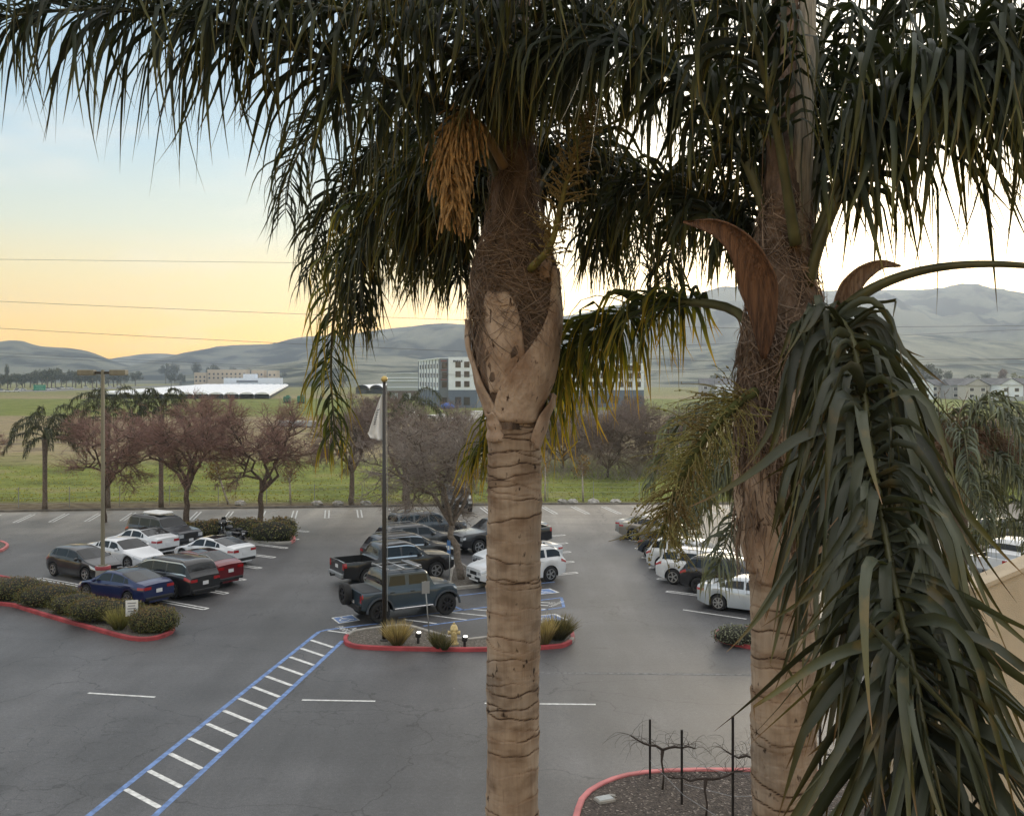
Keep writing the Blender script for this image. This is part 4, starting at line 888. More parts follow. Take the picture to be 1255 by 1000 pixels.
# ---- bare trees
def segs_mesh(name, S, m, parent, n=3):
    """S: rows p0(3) p1(3) r0 r1 -> frusta"""
    S = np.asarray(S, float); p0, p1 = S[:, :3], S[:, 3:6]; d = norm(p1-p0); a = np.cross(d, [.31, .77, .55]); a = norm(a); b = np.cross(d, a); Mn = len(S)
    ang = 2*np.pi*np.arange(n)/n; rg = a[:, None]*np.cos(ang)[None, :, None]+b[:, None]*np.sin(ang)[None, :, None]
    V = np.stack([p0[:, None]+rg*S[:, 6][:, None, None], p1[:, None]+rg*S[:, 7][:, None, None]], 1)
    idx = np.arange(Mn*2*n).reshape(Mn, 2, n); F = np.stack([idx[:, 0], np.roll(idx[:, 0], -1, 1), np.roll(idx[:, 1], -1, 1), idx[:, 1]], -1).reshape(-1, 4)
    return mesh(name, V.reshape(-1, 3), F, m, parent, smooth=True)
def bare_tree(label, base, fork, cc, rad, seed, twig='twig', bark='bark', tr=.17, dens=1.0, tw=.011, group=None, limbs=5, name='bare_tree', lean=(0, 0)):
    """base: ground point; fork height; crown centre offset cc and radii rad"""
    rg = random.Random(seed); rt = thing(name, label, 'tree', base, 0, group); cc = Vector(cc); rad = Vector(rad)
    fk = Vector((lean[0], lean[1], fork)); thick = []; thin = []
    def poly(p, q, r0, r1, k, wob, sag=0):
        out = [p]; 
        for i in range(1, k+1):
            t = i/k; m_ = p.lerp(q, t)+Vector((rg.gauss(0, 1), rg.gauss(0, 1), rg.gauss(0, .6)))*wob*(0 if i == k else 1)*(q-p).length+Vector((0, 0, sag*math.sin(t*math.pi)*(q-p).length)); out.append(m_)
        return out, [r0+(r1-r0)*i/k for i in range(k+1)]
    def put(pl, rr, dst):
        for i in range(len(pl)-1): dst.append((*pl[i], *pl[i+1], rr[i], rr[i+1]))
    tp, trr = poly(Vector((0, 0, -.05)), fk, tr*1.15, tr*.85, 5, .02)
    mb = MB(); mb.tube(tp, trr, 10)
    def env():
        while 1:
            v = Vector((rg.uniform(-1, 1), rg.uniform(-1, 1), rg.uniform(-.75, 1)))
            if v.length < 1: return v
    L1 = []
    for i in range(limbs):
        a = 2*math.pi*(i+rg.uniform(-.3, .3))/limbs; q = cc+Vector((math.cos(a)*rad.x*.62, math.sin(a)*rad.y*.62, rg.uniform(-.15, .6)*rad.z))
        pl, rr = poly(fk, q, tr*.62, tr*.2, 6, .06, .10); mb.tube(pl, rr, 7, caps=False); L1.append((pl, rr))
    def grow(pls, per, ln, r1, k, wob, dst, up):
        out = []
        for pl, rr in pls:
            for _ in range(per):
                f = rg.uniform(.25, 1)*(len(pl)-1); i = min(int(f), len(pl)-2); p = pl[i].lerp(pl[i+1], f-i); d = (pl[i+1]-pl[i]).normalized()
                o = (p-cc); o = Vector((o.x/rad.x, o.y/rad.y, o.z/rad.z))
                v = d*.7+Vector((rg.gauss(0, 1), rg.gauss(0, 1), rg.gauss(0, .8)+up))*.75+o*.35; v.normalize(); l = ln*rg.uniform(.6, 1.25); q = p+v*l
                e = q-cc; el = Vector((e.x/rad.x, e.y/rad.y, e.z/rad.z)).length
                if el > 1.04: q = p+v*l*max(.15, 1-(el-1)*1.6)
                ra = min(rr[i]*.7, r1*2.2); pq, rq = poly(p, q, ra, r1, k, wob); put(pq, rq, dst); out.append((pq, rq))
        return out
    Rm = (rad.x+rad.y+rad.z)/3
    L2 = grow(L1, int(6*dens), Rm*.55, .024, 4, .08, thick, .15); L3 = grow(L2, int(5*dens), Rm*.32, .014, 3, .09, thick, .1)
    L4 = grow(L3, 5, Rm*.21, tw*.8, 2, .1, thin, .1); grow(L4, 5, Rm*.13, tw*.62, 2, .12, thin, .1); grow(L2, 8, Rm*.2, tw*.7, 2, .1, thin, .0)
    t = mb.build('trunk', M[bark], rt, True); segs_mesh('branch', thick, M[bark], t, 5); segs_mesh('twig', thin, M[twig], rt, 3)
    return rt
# ---- leafy masses
def leaf_cloud(centers, radii, n, size, g, shell=.55):
    """small leaf quads scattered through ellipsoids, denser towards their skins -> V,F,A"""
    centers = np.asarray(centers, float); radii = np.asarray(radii, float); vol = np.prod(radii, 1)**(2/3); k = g.choice(len(centers), n, p=vol/vol.sum())
    u = norm(g.normal(size=(n, 3))); rr = (shell+(1-shell)*g.random(n)**.6)*(1+.07*g.normal(size=n)); p = centers[k]+u*radii[k]*rr[:, None]
    nr = norm(u+g.normal(size=(n, 3))*.7); a = norm(np.cross(nr, g.normal(size=(n, 3)))); b = np.cross(nr, a); s = (size*(.6+.8*g.random(n)))[:, None]
    V = np.stack([p-a*s*.5, p+b*s*.32, p+a*s*.5, p-b*s*.32], 1); F = np.arange(4*n).reshape(n, 4)
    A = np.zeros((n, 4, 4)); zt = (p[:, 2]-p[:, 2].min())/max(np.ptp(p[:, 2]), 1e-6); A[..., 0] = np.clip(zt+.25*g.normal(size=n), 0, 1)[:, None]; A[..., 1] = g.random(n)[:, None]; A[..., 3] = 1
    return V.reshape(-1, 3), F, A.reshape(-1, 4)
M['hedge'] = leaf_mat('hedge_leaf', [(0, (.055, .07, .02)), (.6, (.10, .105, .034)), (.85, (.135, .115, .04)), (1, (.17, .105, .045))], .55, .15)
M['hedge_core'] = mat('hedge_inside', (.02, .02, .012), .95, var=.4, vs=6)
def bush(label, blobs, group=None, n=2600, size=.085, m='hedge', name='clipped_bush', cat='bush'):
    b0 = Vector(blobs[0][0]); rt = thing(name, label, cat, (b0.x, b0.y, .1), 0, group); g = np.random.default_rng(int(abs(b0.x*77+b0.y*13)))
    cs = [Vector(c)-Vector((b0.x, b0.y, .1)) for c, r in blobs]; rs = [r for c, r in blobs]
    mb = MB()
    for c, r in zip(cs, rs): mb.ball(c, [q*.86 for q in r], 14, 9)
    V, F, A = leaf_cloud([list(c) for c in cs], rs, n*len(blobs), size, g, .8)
    V[:, 2] = np.maximum(V[:, 2], .02); mesh('foliage', V, F, M[m], rt, attr=A); mb.build('stem', M['hedge_core'], rt, True); return rt  # dark solid core added inside the leaves to keep the bush opaque
M['straw'] = leaf_mat('dry_grass', [(0, (.10, .095, .035)), (.5, (.24, .19, .085)), (1, (.42, .34, .18))], .8, .15)
M['straw_green'] = leaf_mat('green_grass_clump', [(0, (.07, .08, .03)), (.6, (.15, .15, .05)), (1, (.30, .26, .10))], .8, .15)
M['dark_grass'] = leaf_mat('dark_grass_clump', [(0, (.035, .04, .016)), (.6, (.075, .075, .032)), (1, (.17, .14, .07))], .8, .15)
def tuft(label, c, h, r, n, m='straw', group=None, seed=1, name='ornamental_grass', w=.022):
    g = np.random.default_rng(seed); rt = None; a = g.uniform(0, 6.28, n); q = r*.25*np.sqrt(g.random(n))
    p = np.stack([q*np.cos(a), q*np.sin(a), np.zeros(n)], 1); sp = g.uniform(.1, 1.0, n)*r/h
    D = np.stack([np.cos(a)*sp, np.sin(a)*sp, np.ones(n)], 1); V, F, A = ribbons(p, D, h*1.15*g.uniform(.6, 1.1, n), np.full(n, w), 5, .55, g, lambda s: np.interp(s, [0, .5, 1], [1, .8, .1]), .6, .06, .1, bendfrac=1.5, hang=.75)
    o = mesh(name, V, F, M[m], None, attr=A, loc=c); return tag(o, label, 'grass clump', group)
# ------------------------------------------------------------------ the two near palms
Y1 = 6.0; X1 = (631-CX)/FPX*Y1
Z1 = lambda y: CAMH-(y-HZ)/FPX*Y1
q1 = lambda x, y, Y: Q(x, y, Y)
palm1 = thing('palm_tree', 'tall palm with ringed tan trunk standing left of the drooping broken palm frond', 'palm', (X1, Y1, 0))
# the palms' meshes are made in world coordinates, then shifted to the palm's base
def settle(root):
    off = Vector(root.location)
    for o in [k for k in bpy.data.objects if k.parent == root]:
        if not o.get('_ok'):
            o.data.transform(Matrix.Translation(-off)); 
            for c in [k for k in bpy.data.objects if k.parent == o]: c.data.transform(Matrix.Translation(-off))
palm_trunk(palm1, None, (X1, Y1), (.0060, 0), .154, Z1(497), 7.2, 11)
prof1 = [(525, .160), (505, .165), (470, .205), (430, .245), (400, .245), (370, .245), (330, .225), (300, .19), (275, .15), (245, .130), (180, .108), (100, .095), (0, .085), (-150, .06)]
core(palm1, X1, Y1, prof1, Z1, 3)
wrap_fibres(palm1, X1, Y1, prof1, Z1, 395, 270, 1900, 5, .0034)
wrap_fibres(palm1, X1, Y1, prof1, Z1, 280, 110, 500, 7, .0034)
wrap_fibres(palm1, X1, Y1, prof1, Z1, 400, 300, 380, 6, .006, .3)
for i, pr in enumerate([
    [(516, -48, 62, .166), (500, -40, 66, .19), (480, -26, 74, .222), (455, -6, 82, .252), (425, 24, 90, .272), (395, 42, 96, .276), (365, 52, 100, .268), (330, 58, 94, .255)],
    [(510, -105, -34, .168), (490, -104, -42, .19), (465, -102, -58, .235), (435, -100, -74, .268), (410, -100, -82, .282), (392, -98, -90, .284)],
    [(482, -44, 24, .196), (460, -46, 18, .224), (435, -46, 12, .252), (405, -46, 8, .264), (385, -44, 4, .264), (372, -42, -2, .262), (362, -38, -10, .256)],
    [(548, 34, 80, .160), (528, 36, 92, .178), (508, 46, 102, .205), (492, 64, 106, .225), (484, 80, 104, .235)],
    [(345, 34, 56, .248), (322, 38, 54, .255), (300, 41, 52, .262)],
    [(540, -80, -20, .160), (520, -74, -30, .172), (505, -64, -40, .186)]]):
    sheath(palm1, X1, Y1, pr, Z1, 20+i)
gold = mat('golden_flower', (.36, .215, .085), .8, var=.4, vs=25, bump=.5, bs=90); golds = mat('flower_stalk_gold', (.24, .15, .06), .7)
flower(palm1, [q1(618, 205, 5.85), q1(585, 150, 5.65), q1(560, 165, 5.5), q1(552, 215, 5.45), q1(556, 250, 5.45)], 190, .42, .0095, golds, gold, 5, droop=.75, spread=1.3, bumpy=.75, t0=.35, r0=.03, K=12)
grn = mat('flower_green', (.17, .15, .035), .7, var=.3, vs=15); grnb = mat('flower_branchlet_tan', (.23, .165, .06), .8)
flower(palm1, [q1(650, 330, 5.75), q1(675, 300, 5.55), q1(690, 240, 5.5), q1(712, 165, 5.5), q1(726, 130, 5.6)][0:5], 170, .22, .0045, grn, grnb, 8, droop=.1, spread=1, nub=3, t0=.12, r0=.022)
FR1 = [  # rachis control points (x, y, depth), n, L, W
    ([(622, 250, 6.0), (585, 160, 5.85), (520, 118, 5.6), (420, 82, 5.3), (312, 40, 5.05), (200, 18, 4.85), (95, 12, 4.7), (-20, 24, 4.6)], 190, .86, .025, {}),
    ([(615, 280, 6.1), (575, 225, 6.6), (520, 225, 7.2), (455, 262, 7.7), (420, 320, 7.9), (408, 400, 8.0), (406, 470, 8.0), (412, 545, 7.95)], 160, .60, .024, dict(m='frond_yellow')),
    ([(645, 270, 6.1), (670, 200, 6.5), (710, 180, 7.0), (750, 205, 7.4), (775, 260, 7.6), (785, 330, 7.7)], 120, .80, .024, {}),
    ([(640, 200, 6.0), (670, 90, 5.8), (730, 20, 5.6), (810, -25, 5.4), (900, -40, 5.2)], 130, .72, .024, {}),
    ([(618, 200, 6.0), (590, 90, 5.9), (520, 10, 5.8), (420, -30, 5.7), (300, -40, 5.6), (180, -30, 5.5)], 150, .78, .024, {}),
    ([(625, 180, 5.95), (600, 60, 5.5), (560, -30, 5.1), (500, -80, 4.6), (440, -90, 4.2)], 120, .72, .024, {}),
    ([(635, 180, 5.95), (655, 40, 5.5), (690, -60, 5.0), (730, -110, 4.5)], 110, .74, .024, {}),
    ([(615, 240, 6.1), (560, 150, 6.8), (480, 120, 7.4), (400, 150, 7.9), (360, 200, 8.2), (350, 260, 8.4)], 130, .72, .024, {}),
    ([(640, 240, 6.1), (690, 120, 6.9), (760, 90, 7.6), (830, 120, 8.2), (870, 180, 8.6)], 120, .72, .024, {}),
    ([(628, 200, 6.1), (618, 60, 6.9), (580, -10, 7.6), (520, -10, 8.2), (450, 40, 8.8), (420, 120, 9.1)], 120, .75, .024, {}),
    ([(630, 160, 6.05), (640, -20, 6.7), (600, -110, 7.4), (520, -130, 8.0)], 100, .75, .024, {}),
    ([(622, 260, 6.05), (592, 190, 6.3), (545, 190, 6.6), (510, 235, 6.8), (496, 300, 6.9)], 90, .62, .025, {}),
    ([(648, 255, 6.05), (690, 190, 6.4), (735, 195, 6.7), (765, 240, 6.85)], 90, .62, .025, {}),
    ([(615, 270, 6.15), (580, 205, 6.6), (530, 200, 7.0), (480, 235, 7.4), (450, 300, 7.6), (438, 380, 7.7)], 150, .68, .024, {}),
    ([(618, 265, 6.2), (570, 170, 6.9), (500, 165, 7.6), (440, 205, 8.1), (395, 270, 8.4), (378, 340, 8.5)], 140, .62, .025, {}),
    ([(620, 255, 6.2), (590, 215, 6.5), (555, 225, 6.8), (530, 270, 7.0), (520, 330, 7.1)], 140, .66, .024, {}),
    ([(612, 265, 6.3), (570, 215, 6.9), (515, 215, 7.3), (470, 260, 7.6), (446, 330, 7.75), (440, 400, 7.8)], 150, .62, .024, {}),
    ([(612, 262, 6.4), (560, 190, 7.2), (480, 190, 7.9), (420, 245, 8.3), (396, 320, 8.5)], 130, .66, .025, {}),
    ([(616, 268, 6.1), (594, 225, 6.35), (562, 218, 6.6), (535, 250, 6.8), (522, 305, 6.9)], 140, .74, .025, {}),
    ([(616, 280, 6.15), (600, 252, 6.4), (580, 262, 6.6), (566, 300, 6.7), (560, 345, 6.75)], 90, .52, .022, {}),
    ([(645, 255, 6.2), (680, 215, 6.6), (715, 225, 6.9), (738, 270, 7.1), (745, 320, 7.2)], 100, .58, .024, {}),
    ([(620, 190, 5.95), (560, 70, 5.6), (470, 25, 5.3), (370, 5, 5.1), (260, -10, 4.9), (150, -20, 4.8)], 130, .66, .024, {}),
]
for i, (pt, n, L_, W_, kw) in enumerate(FR1):
    frond(palm1, [q1(*p) for p in pt], int(n*.9), L_, W_, seed=100+i, **kw)
settle(palm1)

Y2 = 4.8; X2 = (962-CX)/FPX*Y2
Z2 = lambda y: CAMH-(y-HZ)/FPX*Y2
palm2 = thing('palm_tree', 'palm with brown curved bracts and a broken frond hanging before the beige wall', 'palm', (X2, Y2, 0))
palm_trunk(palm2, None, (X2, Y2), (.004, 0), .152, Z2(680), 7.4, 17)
prof2 = [(700, .158), (680, .165), (640, .185), (600, .195), (540, .205), (480, .205), (430, .195), (380, .165), (340, .135), (300, .12), (250, .10), (150, .075), (0, .06), (-150, .04)]
core(palm2, X2, Y2, prof2, Z2, 9)
wrap_fibres(palm2, X2, Y2, prof2, Z2, 560, 240, 1500, 15, .0042)
wrap_fibres(palm2, X2, Y2, prof2, Z2, 620, 400, 500, 16, .007, 1.2)
for i, pr in enumerate([
    [(712, -70, 10, .160), (690, -72, 0, .175), (650, -74, -14, .20), (610, -70, -28, .215), (570, -64, -38, .222), (545, -60, -46, .22)],
    [(700, -110, -62, .165), (660, -108, -66, .20), (610, -104, -76, .222), (560, -100, -86, .23)],
    [(705, 5, 80, .162), (670, 10, 84, .19), (620, 24, 88, .212), (570, 40, 90, .22)],
    [(560, -30, 30, .21), (520, -26, 20, .222), (480, -18, 10, .225), (440, -12, 2, .22)],
    [(480, 20, 60, .212), (440, 26, 58, .222), (410, 32, 54, .23), (395, 36, 52, .235)]]):
    sheath(palm2, X2, Y2, pr, Z2, 40+i)
# hanging dry fibre skirt
g_ = np.random.default_rng(5); paths = []
for k in range(420):
    th = R(g_.uniform(-130, 60)); y = g_.uniform(380, 620); ln = g_.uniform(30, 120); r = float(np.interp(y, [p[0] for p in sorted(prof2)], [p[1] for p in sorted(prof2)]))+.01
    paths.append([(X2+(r+.05*s*g_.random())*math.sin(th+.2*s*math.sin(k)), Y2-(r+.05*s)*math.cos(th+.2*s*math.sin(k)), Z2(y+ln*s)) for s in np.linspace(0, 1, 8)])
strands('hanging_fibre', palm2, paths, g_.uniform(.003, .011, 420), M['fibre'], g_)
q2 = Q
# closed pale spear
mb = MB(); mb.tube([Q(968, 390, 4.75), Q(978, 300, 4.74), Q(984, 180, 4.74), Q(988, 60, 4.75), Q(992, -80, 4.78)], [.05, .045, .05, .045, .03], 10); mb.build('spear_leaf', mat('spear_leaf', (.24, .21, .16), .7, var=.35, vs=12, stretch=(6, 6, .4), bump=.6, bs=40), palm2, True)
spathe(palm2, [Q(938, 440, 4.55), Q(936, 390, 4.5), Q(928, 345, 4.47), Q(910, 305, 4.45), Q(880, 280, 4.43), Q(838, 271, 4.42)], .165, 3)
spathe(palm2, [Q(1020, 400, 4.7), Q(1035, 365, 4.62), Q(1055, 338, 4.6), Q(1080, 325, 4.6), Q(1104, 327, 4.6)], .085, 4, m='spathe_pale')
mossy = mat('flower_stalk_mossy', (.075, .085, .022), .8, var=.3, vs=12); mossb = mat('flower_branchlet_olive', (.25, .235, .07), .8, col2=(.17, .12, .045), vs=6)
flower(palm2, [Q(925, 480, 4.62), Q(900, 498, 4.5), Q(865, 535, 4.4), Q(835, 585, 4.35), Q(818, 630, 4.32), Q(810, 655, 4.32)], 330, .36, .0030, mossy, mossb, 12, droop=.16, spread=1.25, nub=4, t0=.08, r0=.024, out=(-.10, -.1, .0), K=9)
FR2 = [
    ([(945, 440, 4.85), (912, 390, 5.0), (880, 374, 5.2), (830, 372, 5.5), (770, 388, 5.9), (710, 428, 6.4), (650, 490, 6.9), (590, 560, 7.3)], 230, .70, .024, dict(m='frond_yellow', t0=.2, r0=.03)),
    ([(1000, 430, 4.7), (1030, 385, 4.6), (1065, 356, 4.5), (1120, 334, 4.4), (1190, 324, 4.3), (1280, 328, 4.2), (1400, 350, 4.1)], 50, .5, .024, dict(t0=.72, r0=.034)),
    ([(990, 350, 4.7), (1006, 295, 4.65), (1038, 225, 4.6), (1095, 150, 4.5), (1165, 95, 4.4), (1250, 50, 4.25), (1350, 30, 4.1)], 160, 1.12, .028, dict(t0=.22)),
    ([(955, 330, 4.8), (925, 225, 4.8), (880, 140, 4.85), (815, 80, 4.9), (740, 50, 5.0), (660, 60, 5.2), (600, 100, 5.4)], 160, .76, .026, dict(t0=.22)),
    ([(948, 380, 4.85), (905, 300, 5.1), (850, 240, 5.4), (800, 225, 5.7), (755, 250, 6.0), (730, 310, 6.2)], 130, .6, .026, dict(t0=.2)),
    ([(985, 300, 4.9), (1018, 140, 5.1), (1080, 30, 5.3), (1160, -20, 5.5), (1260, -40, 5.7)], 130, .72, .025, {}),
    ([(972, 260, 4.9), (955, 80, 5.3), (915, -50, 5.8), (850, -80, 6.3)], 100, .66, .025, {}),
    ([(984, 260, 4.95), (1008, 50, 5.4), (1045, -70, 5.9), (1090, -110, 6.4)], 90, .66, .025, {}),
    ([(960, 300, 4.85), (920, 140, 5.2), (860, 40, 5.6), (780, 10, 6.0), (700, 40, 6.4)], 120, .72, .025, {}),
    ([(985, 300, 4.9), (1030, 150, 5.4), (1100, 70, 5.9), (1180, 70, 6.4), (1250, 110, 6.8)], 120, .74, .025, {}),
    ([(950, 360, 4.9), (915, 270, 5.4), (868, 250, 5.9), (830, 290, 6.3), (815, 350, 6.5)], 100, .56, .026, {}),
    ([(990, 320, 4.75), (1040, 200, 4.6), (1110, 120, 4.4), (1190, 90, 4.2), (1270, 100, 4.0), (1340, 130, 3.9)], 110, .72, .030, dict(t0=.3)),
    ([(975, 300, 4.65), (950, 150, 4.5), (915, 20, 4.35), (870, -50, 4.2), (810, -80, 4.0)], 100, .6, .028, dict(t0=.3)),
    ([(955, 340, 4.9), (938, 250, 5.3), (900, 190, 5.8), (860, 190, 6.2), (835, 230, 6.5)], 90, .6, .024, {}),
]
for i, (pt, n, L_, W_, kw) in enumerate(FR2):
    frond(palm2, [Q(*p) for p in pt], int(n*.84) if i else n, L_, W_, seed=200+i, **kw)
# the broken fronds that hang close to the camera
bk_ = dict(m='frond_big', K=10, tipl=.85, fold=.3, droop=.92)
frond(palm2, [Q(1092, 690, 2.95), Q(1118, 820, 2.68), Q(1136, 930, 2.56), Q(1146, 1060, 2.48), Q(1150, 1150, 2.46)], 46, .72, .036, t0=.02, seed=331, r0=.012, r1=.008, ele=(.6, .3), twist=.5, kink=.3, curl=.18, bend=.5, ca=.75, hang=.5, **bk_)
frond(palm2, [Q(985, 450, 4.55), Q(1000, 402, 4.35), Q(1022, 390, 4.1), Q(1042, 412, 3.85), Q(1056, 470, 3.6), Q(1072, 580, 3.2), Q(1095, 710, 2.85), Q(1122, 830, 2.6), Q(1138, 940, 2.5), Q(1146, 1060, 2.45)], 155, .70, .033, t0=.12, seed=301, r0=.022, r1=.008,
      ele=(.55, .35), twist=.5, kink=.26, curl=.2, bend=.42, ca=.6, hang=.76, label='broken olive green frond hanging down close to the camera', **bk_)
frond(palm2, [Q(1000, 440, 4.5), Q(1022, 405, 4.3), Q(1042, 405, 4.1), Q(1062, 450, 3.95), Q(1078, 540, 3.75), Q(1100, 660, 3.5), Q(1125, 800, 3.3), Q(1150, 900, 3.2)], 70, .56, .036, t0=.18, seed=305, r0=.018, r1=.007,
      ele=(.5, .2), twist=.5, kink=.26, curl=.2, bend=.4, ca=.55, hang=.8, label='second broken frond behind the nearest one', **bk_)
frond(palm2, [Q(985, 440, 4.5), Q(992, 408, 4.3), Q(1000, 410, 4.1), Q(1004, 470, 3.95), Q(1006, 580, 3.7), Q(1012, 700, 3.5)], 46, .62, .036, t0=.15, seed=309, r0=.016, r1=.007,
      ele=(.5, .2), twist=.5, kink=.26, curl=.2, bend=.4, ca=.55, hang=.8, label='short broken frond draped over the right trunk', **bk_)
settle(palm2)
# ------------------------------------------------------------------ middle distance plants
def small_palm(label, base, hgt, rad, nf, seed, m='frond_far', n=84, L=.62, W=.055, tr=.17, group=None, dense_flower=0, K=4, tilt=0):
    rt = thing('palm_tree', label, 'palm', base, 0, group); g = np.random.default_rng(seed)
    mb = MB(); top = Vector((tilt, 0, hgt)); pts = [Vector((tilt*t, 0, hgt*t)) for t in np.linspace(0, 1, 14)]
    mb.tube(pts, [tr*(1.25-.25*min(1, i/3))*(1 if i < 11 else 1+.25*(i-10)*.4) for i in range(14)], 10); mb.build('trunk', M['bark_grey'], rt, True)
    for i in range(nf):
        a = 2.4*i+g.uniform(-.3, .3); f = i/nf; up = 1.1-1.35*f; r = rad*g.uniform(.85, 1.1); d = Vector((math.cos(a), math.sin(a), 0))
        p0 = top+Vector((0, 0, .5*(1-f))); p1 = p0+d*r*.35+Vector((0, 0, r*.5*up+.18)); p2 = p0+d*r*.75+Vector((0, 0, r*(.52*up-.06))); p3 = p0+d*r+Vector((0, 0, r*(.38*up-.42)))
        frond(rt, [p0, p1, p2, p3], n, L, W, seed=seed*50+i, m=m, K=K, r0=.035, t0=.15, curl=.1, fold=.1, tipl=.6)
    return rt
G_P = 'palms along the far kerb'
def to_h(base, y): return CAMH-(y-HZ)/FPX*base.y
b = P(49, 627.5); b.y += .8; small_palm('thin palm standing alone at the far kerb on the left', b, to_h(b, 538), 2.9, 17, 1, group=G_P)
b = P(127, 625.5); b.y += .8; small_palm('palm with a wide crown behind the tall lamp post', b, to_h(b, 514), 3.3, 18, 2, group=G_P)
b = P(193, 624); b.y += .8; small_palm('palm with a stout grey trunk behind the large reddish bare tree', b, to_h(b, 508), 2.5, 14, 3, group=G_P)
b = P(494, 617); b.y += 1.2; small_palm('palm behind the bare trees to the right of the flag', b, to_h(b, 518), 3.6, 18, 4, group=G_P)
b = Q(955, 470, 13.0); b.z = 0; small_palm('grey green palm behind the fruiting stalk of the near right palm', b, to_h(b, 618), 1.5, 22, 5, 'frond_grey', 60, .62, .034, .15, K=5)
b = Q(1172, 470, 17.0); b.z = 0; pr4 = small_palm('palm with a dense tangle of old flower stalks right of the hanging broken frond', b, to_h(b, 590), 1.45, 17, 6, 'frond_grey', 60, .55, .034, .15, K=5)
rust = mat('old_flower_twig', (.15, .11, .06), .9, col2=(.17, .085, .055), vs=3); rg4 = random.Random(3)
for k in range(10):
    a = k*.63+.3; h0 = to_h(b, 575); d = Vector((math.cos(a), math.sin(a)*.8, 0))
    flower(pr4, [Vector((0, 0, h0)), Vector((0, 0, h0+.45))+d*.25, Vector((0, 0, h0+.6))+d*.6, Vector((0, 0, h0+.25))+d*1.0], 130, .5, .0065, rust, rust, 60+k, droop=.35, spread=1.2, nub=1, t0=.3, r0=.025, K=5)
for k in range(9):
    a = R(-60+k*17); flower(pr4, [Vector((0, 0, h0+.3)), Vector((math.sin(a)*.5, .1, h0+.8)), Vector((math.sin(a)*1.05+.1*(k % 3), .1, h0+1.0+.32*math.cos(a)))], 7, .3, .006, rust, rust, 80+k, droop=-.1, spread=.7, nub=1, t0=.4, r0=.012, K=4)
b = Q(1290, 470, 18.5); b.z = 0; small_palm('palm at the right edge whose fronds droop above the white pickup', b, to_h(b, 662), 2.1, 16, 7, 'frond_grey', 64, .6, .036, .15, K=5)

G_T = 'bare trees in the lot'
bt = bare_tree('large reddish bare tree with a wide crown behind the parked motorcycle', P(229, 644), 2.3, (-.7, 0, 5.2), (5.6, 4.2, 3.5), 11, 'twig_red', 'bark', .19, 1.25, .010, G_T, 7)
bare_tree('reddish bare tree with a round crown at the tip of the clipped bush planter', P(320, 643.5), 2.2, (.5, 0, 5.0), (4.2, 3.6, 3.2), 12, 'twig_red', 'bark', .18, 1.2, .010, G_T, 6)
bare_tree('reddish bare tree mostly hidden behind the tall lamp post', P(128, 640), 2.2, (1.0, 0, 4.7), (4.4, 3.2, 3.1), 13, 'twig_red', 'bark', .15, 1.1, .010, G_T, 6)
bare_tree('reddish bare tree cut off by the left edge of the view', P(-52, 640), 2.2, (0, 0, 4.4), (3.4, 2.8, 2.6), 14, 'twig_red', 'bark', .15, 1.3, .010, G_T, 6)
bare_tree('grey forked bare tree in the small kerbed bed beside the white crossover', P(566, 712), 2.7, (-1.1, 0, 5.6), (4.0, 3.2, 3.1), 15, 'twig_grey', 'bark_grey', .17, 1.3, .008, G_T, 6, lean=(-.5, .2))
bare_tree('brown grey bare tree beyond the row of dark sport utilities', P(499, 640), 2.4, (.1, .3, 5.4), (4.6, 3.6, 3.2), 16, 'twig', 'bark_grey', .2, 1.2, .010, G_T, 6)
bare_tree('slender bare tree at the far kerb left of the flagpole', P(430, 621.5)+Vector((0, .6, 0)), 2.6, (-.1, 0, 5.6), (3.4, 3.0, 3.0), 17, 'twig', 'bark_grey', .2, 1.3, .010, G_T, 6)
G_S = 'bare shrubs beyond the far kerb'
for i, (x, Y, w, h, lb) in enumerate([(745, 102, 6.4, 7.6, 'dark reddish bare tree crown behind the leaning sapling'), (690, 112, 5.0, 7.0, 'bare tree beyond the field just right of the palm trunk'), (805, 106, 6, 7.6, 'bare tree beyond the field behind the fruiting palm stalk'),
                                      (560, 108, 5.4, 7.2, 'bare tree beyond the field left of the near palm trunk'), (1245, 95, 5, 7, 'bare tree beyond the lot at the right edge'), (1010, 100, 5, 6.5, 'bare tree hidden behind the right palm trunk'), (1150, 105, 5, 6, 'bare tree beyond the lot behind the tangled palm')]):
    b = Q(x, HZ, Y); b.z = 0
    bare_tree(lb, b, .8, (0, 0, h*.5), (w, w*.8, h*.5), 30+i, 'twig', 'bark', .12, 1.3, .013, G_S, 8)
M['rust_leaf'] = leaf_mat('rust_leaf', [(0, (.12, .085, .03)), (1, (.21, .13, .04))], .7, .2)
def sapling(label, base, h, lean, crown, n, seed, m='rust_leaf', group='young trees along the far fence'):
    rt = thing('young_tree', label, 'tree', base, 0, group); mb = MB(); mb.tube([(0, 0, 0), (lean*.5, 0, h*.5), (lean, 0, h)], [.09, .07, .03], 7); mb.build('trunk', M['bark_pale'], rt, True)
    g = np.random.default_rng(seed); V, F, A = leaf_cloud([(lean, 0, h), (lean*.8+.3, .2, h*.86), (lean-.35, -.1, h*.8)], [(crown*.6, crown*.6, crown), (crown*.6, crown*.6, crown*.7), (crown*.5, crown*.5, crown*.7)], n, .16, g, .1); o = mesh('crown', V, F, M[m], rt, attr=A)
    S = []
    for k in range(60):
        p = np.array([lean*g.uniform(.6, 1), 0, h*g.uniform(.6, 1)]); q = p+np.array([g.normal()*.6, g.normal()*.6, g.uniform(.2, .8)])*crown*.7; S.append((*p, *q, .018, .006))
    segs_mesh('branch', S, M['twig'], rt)
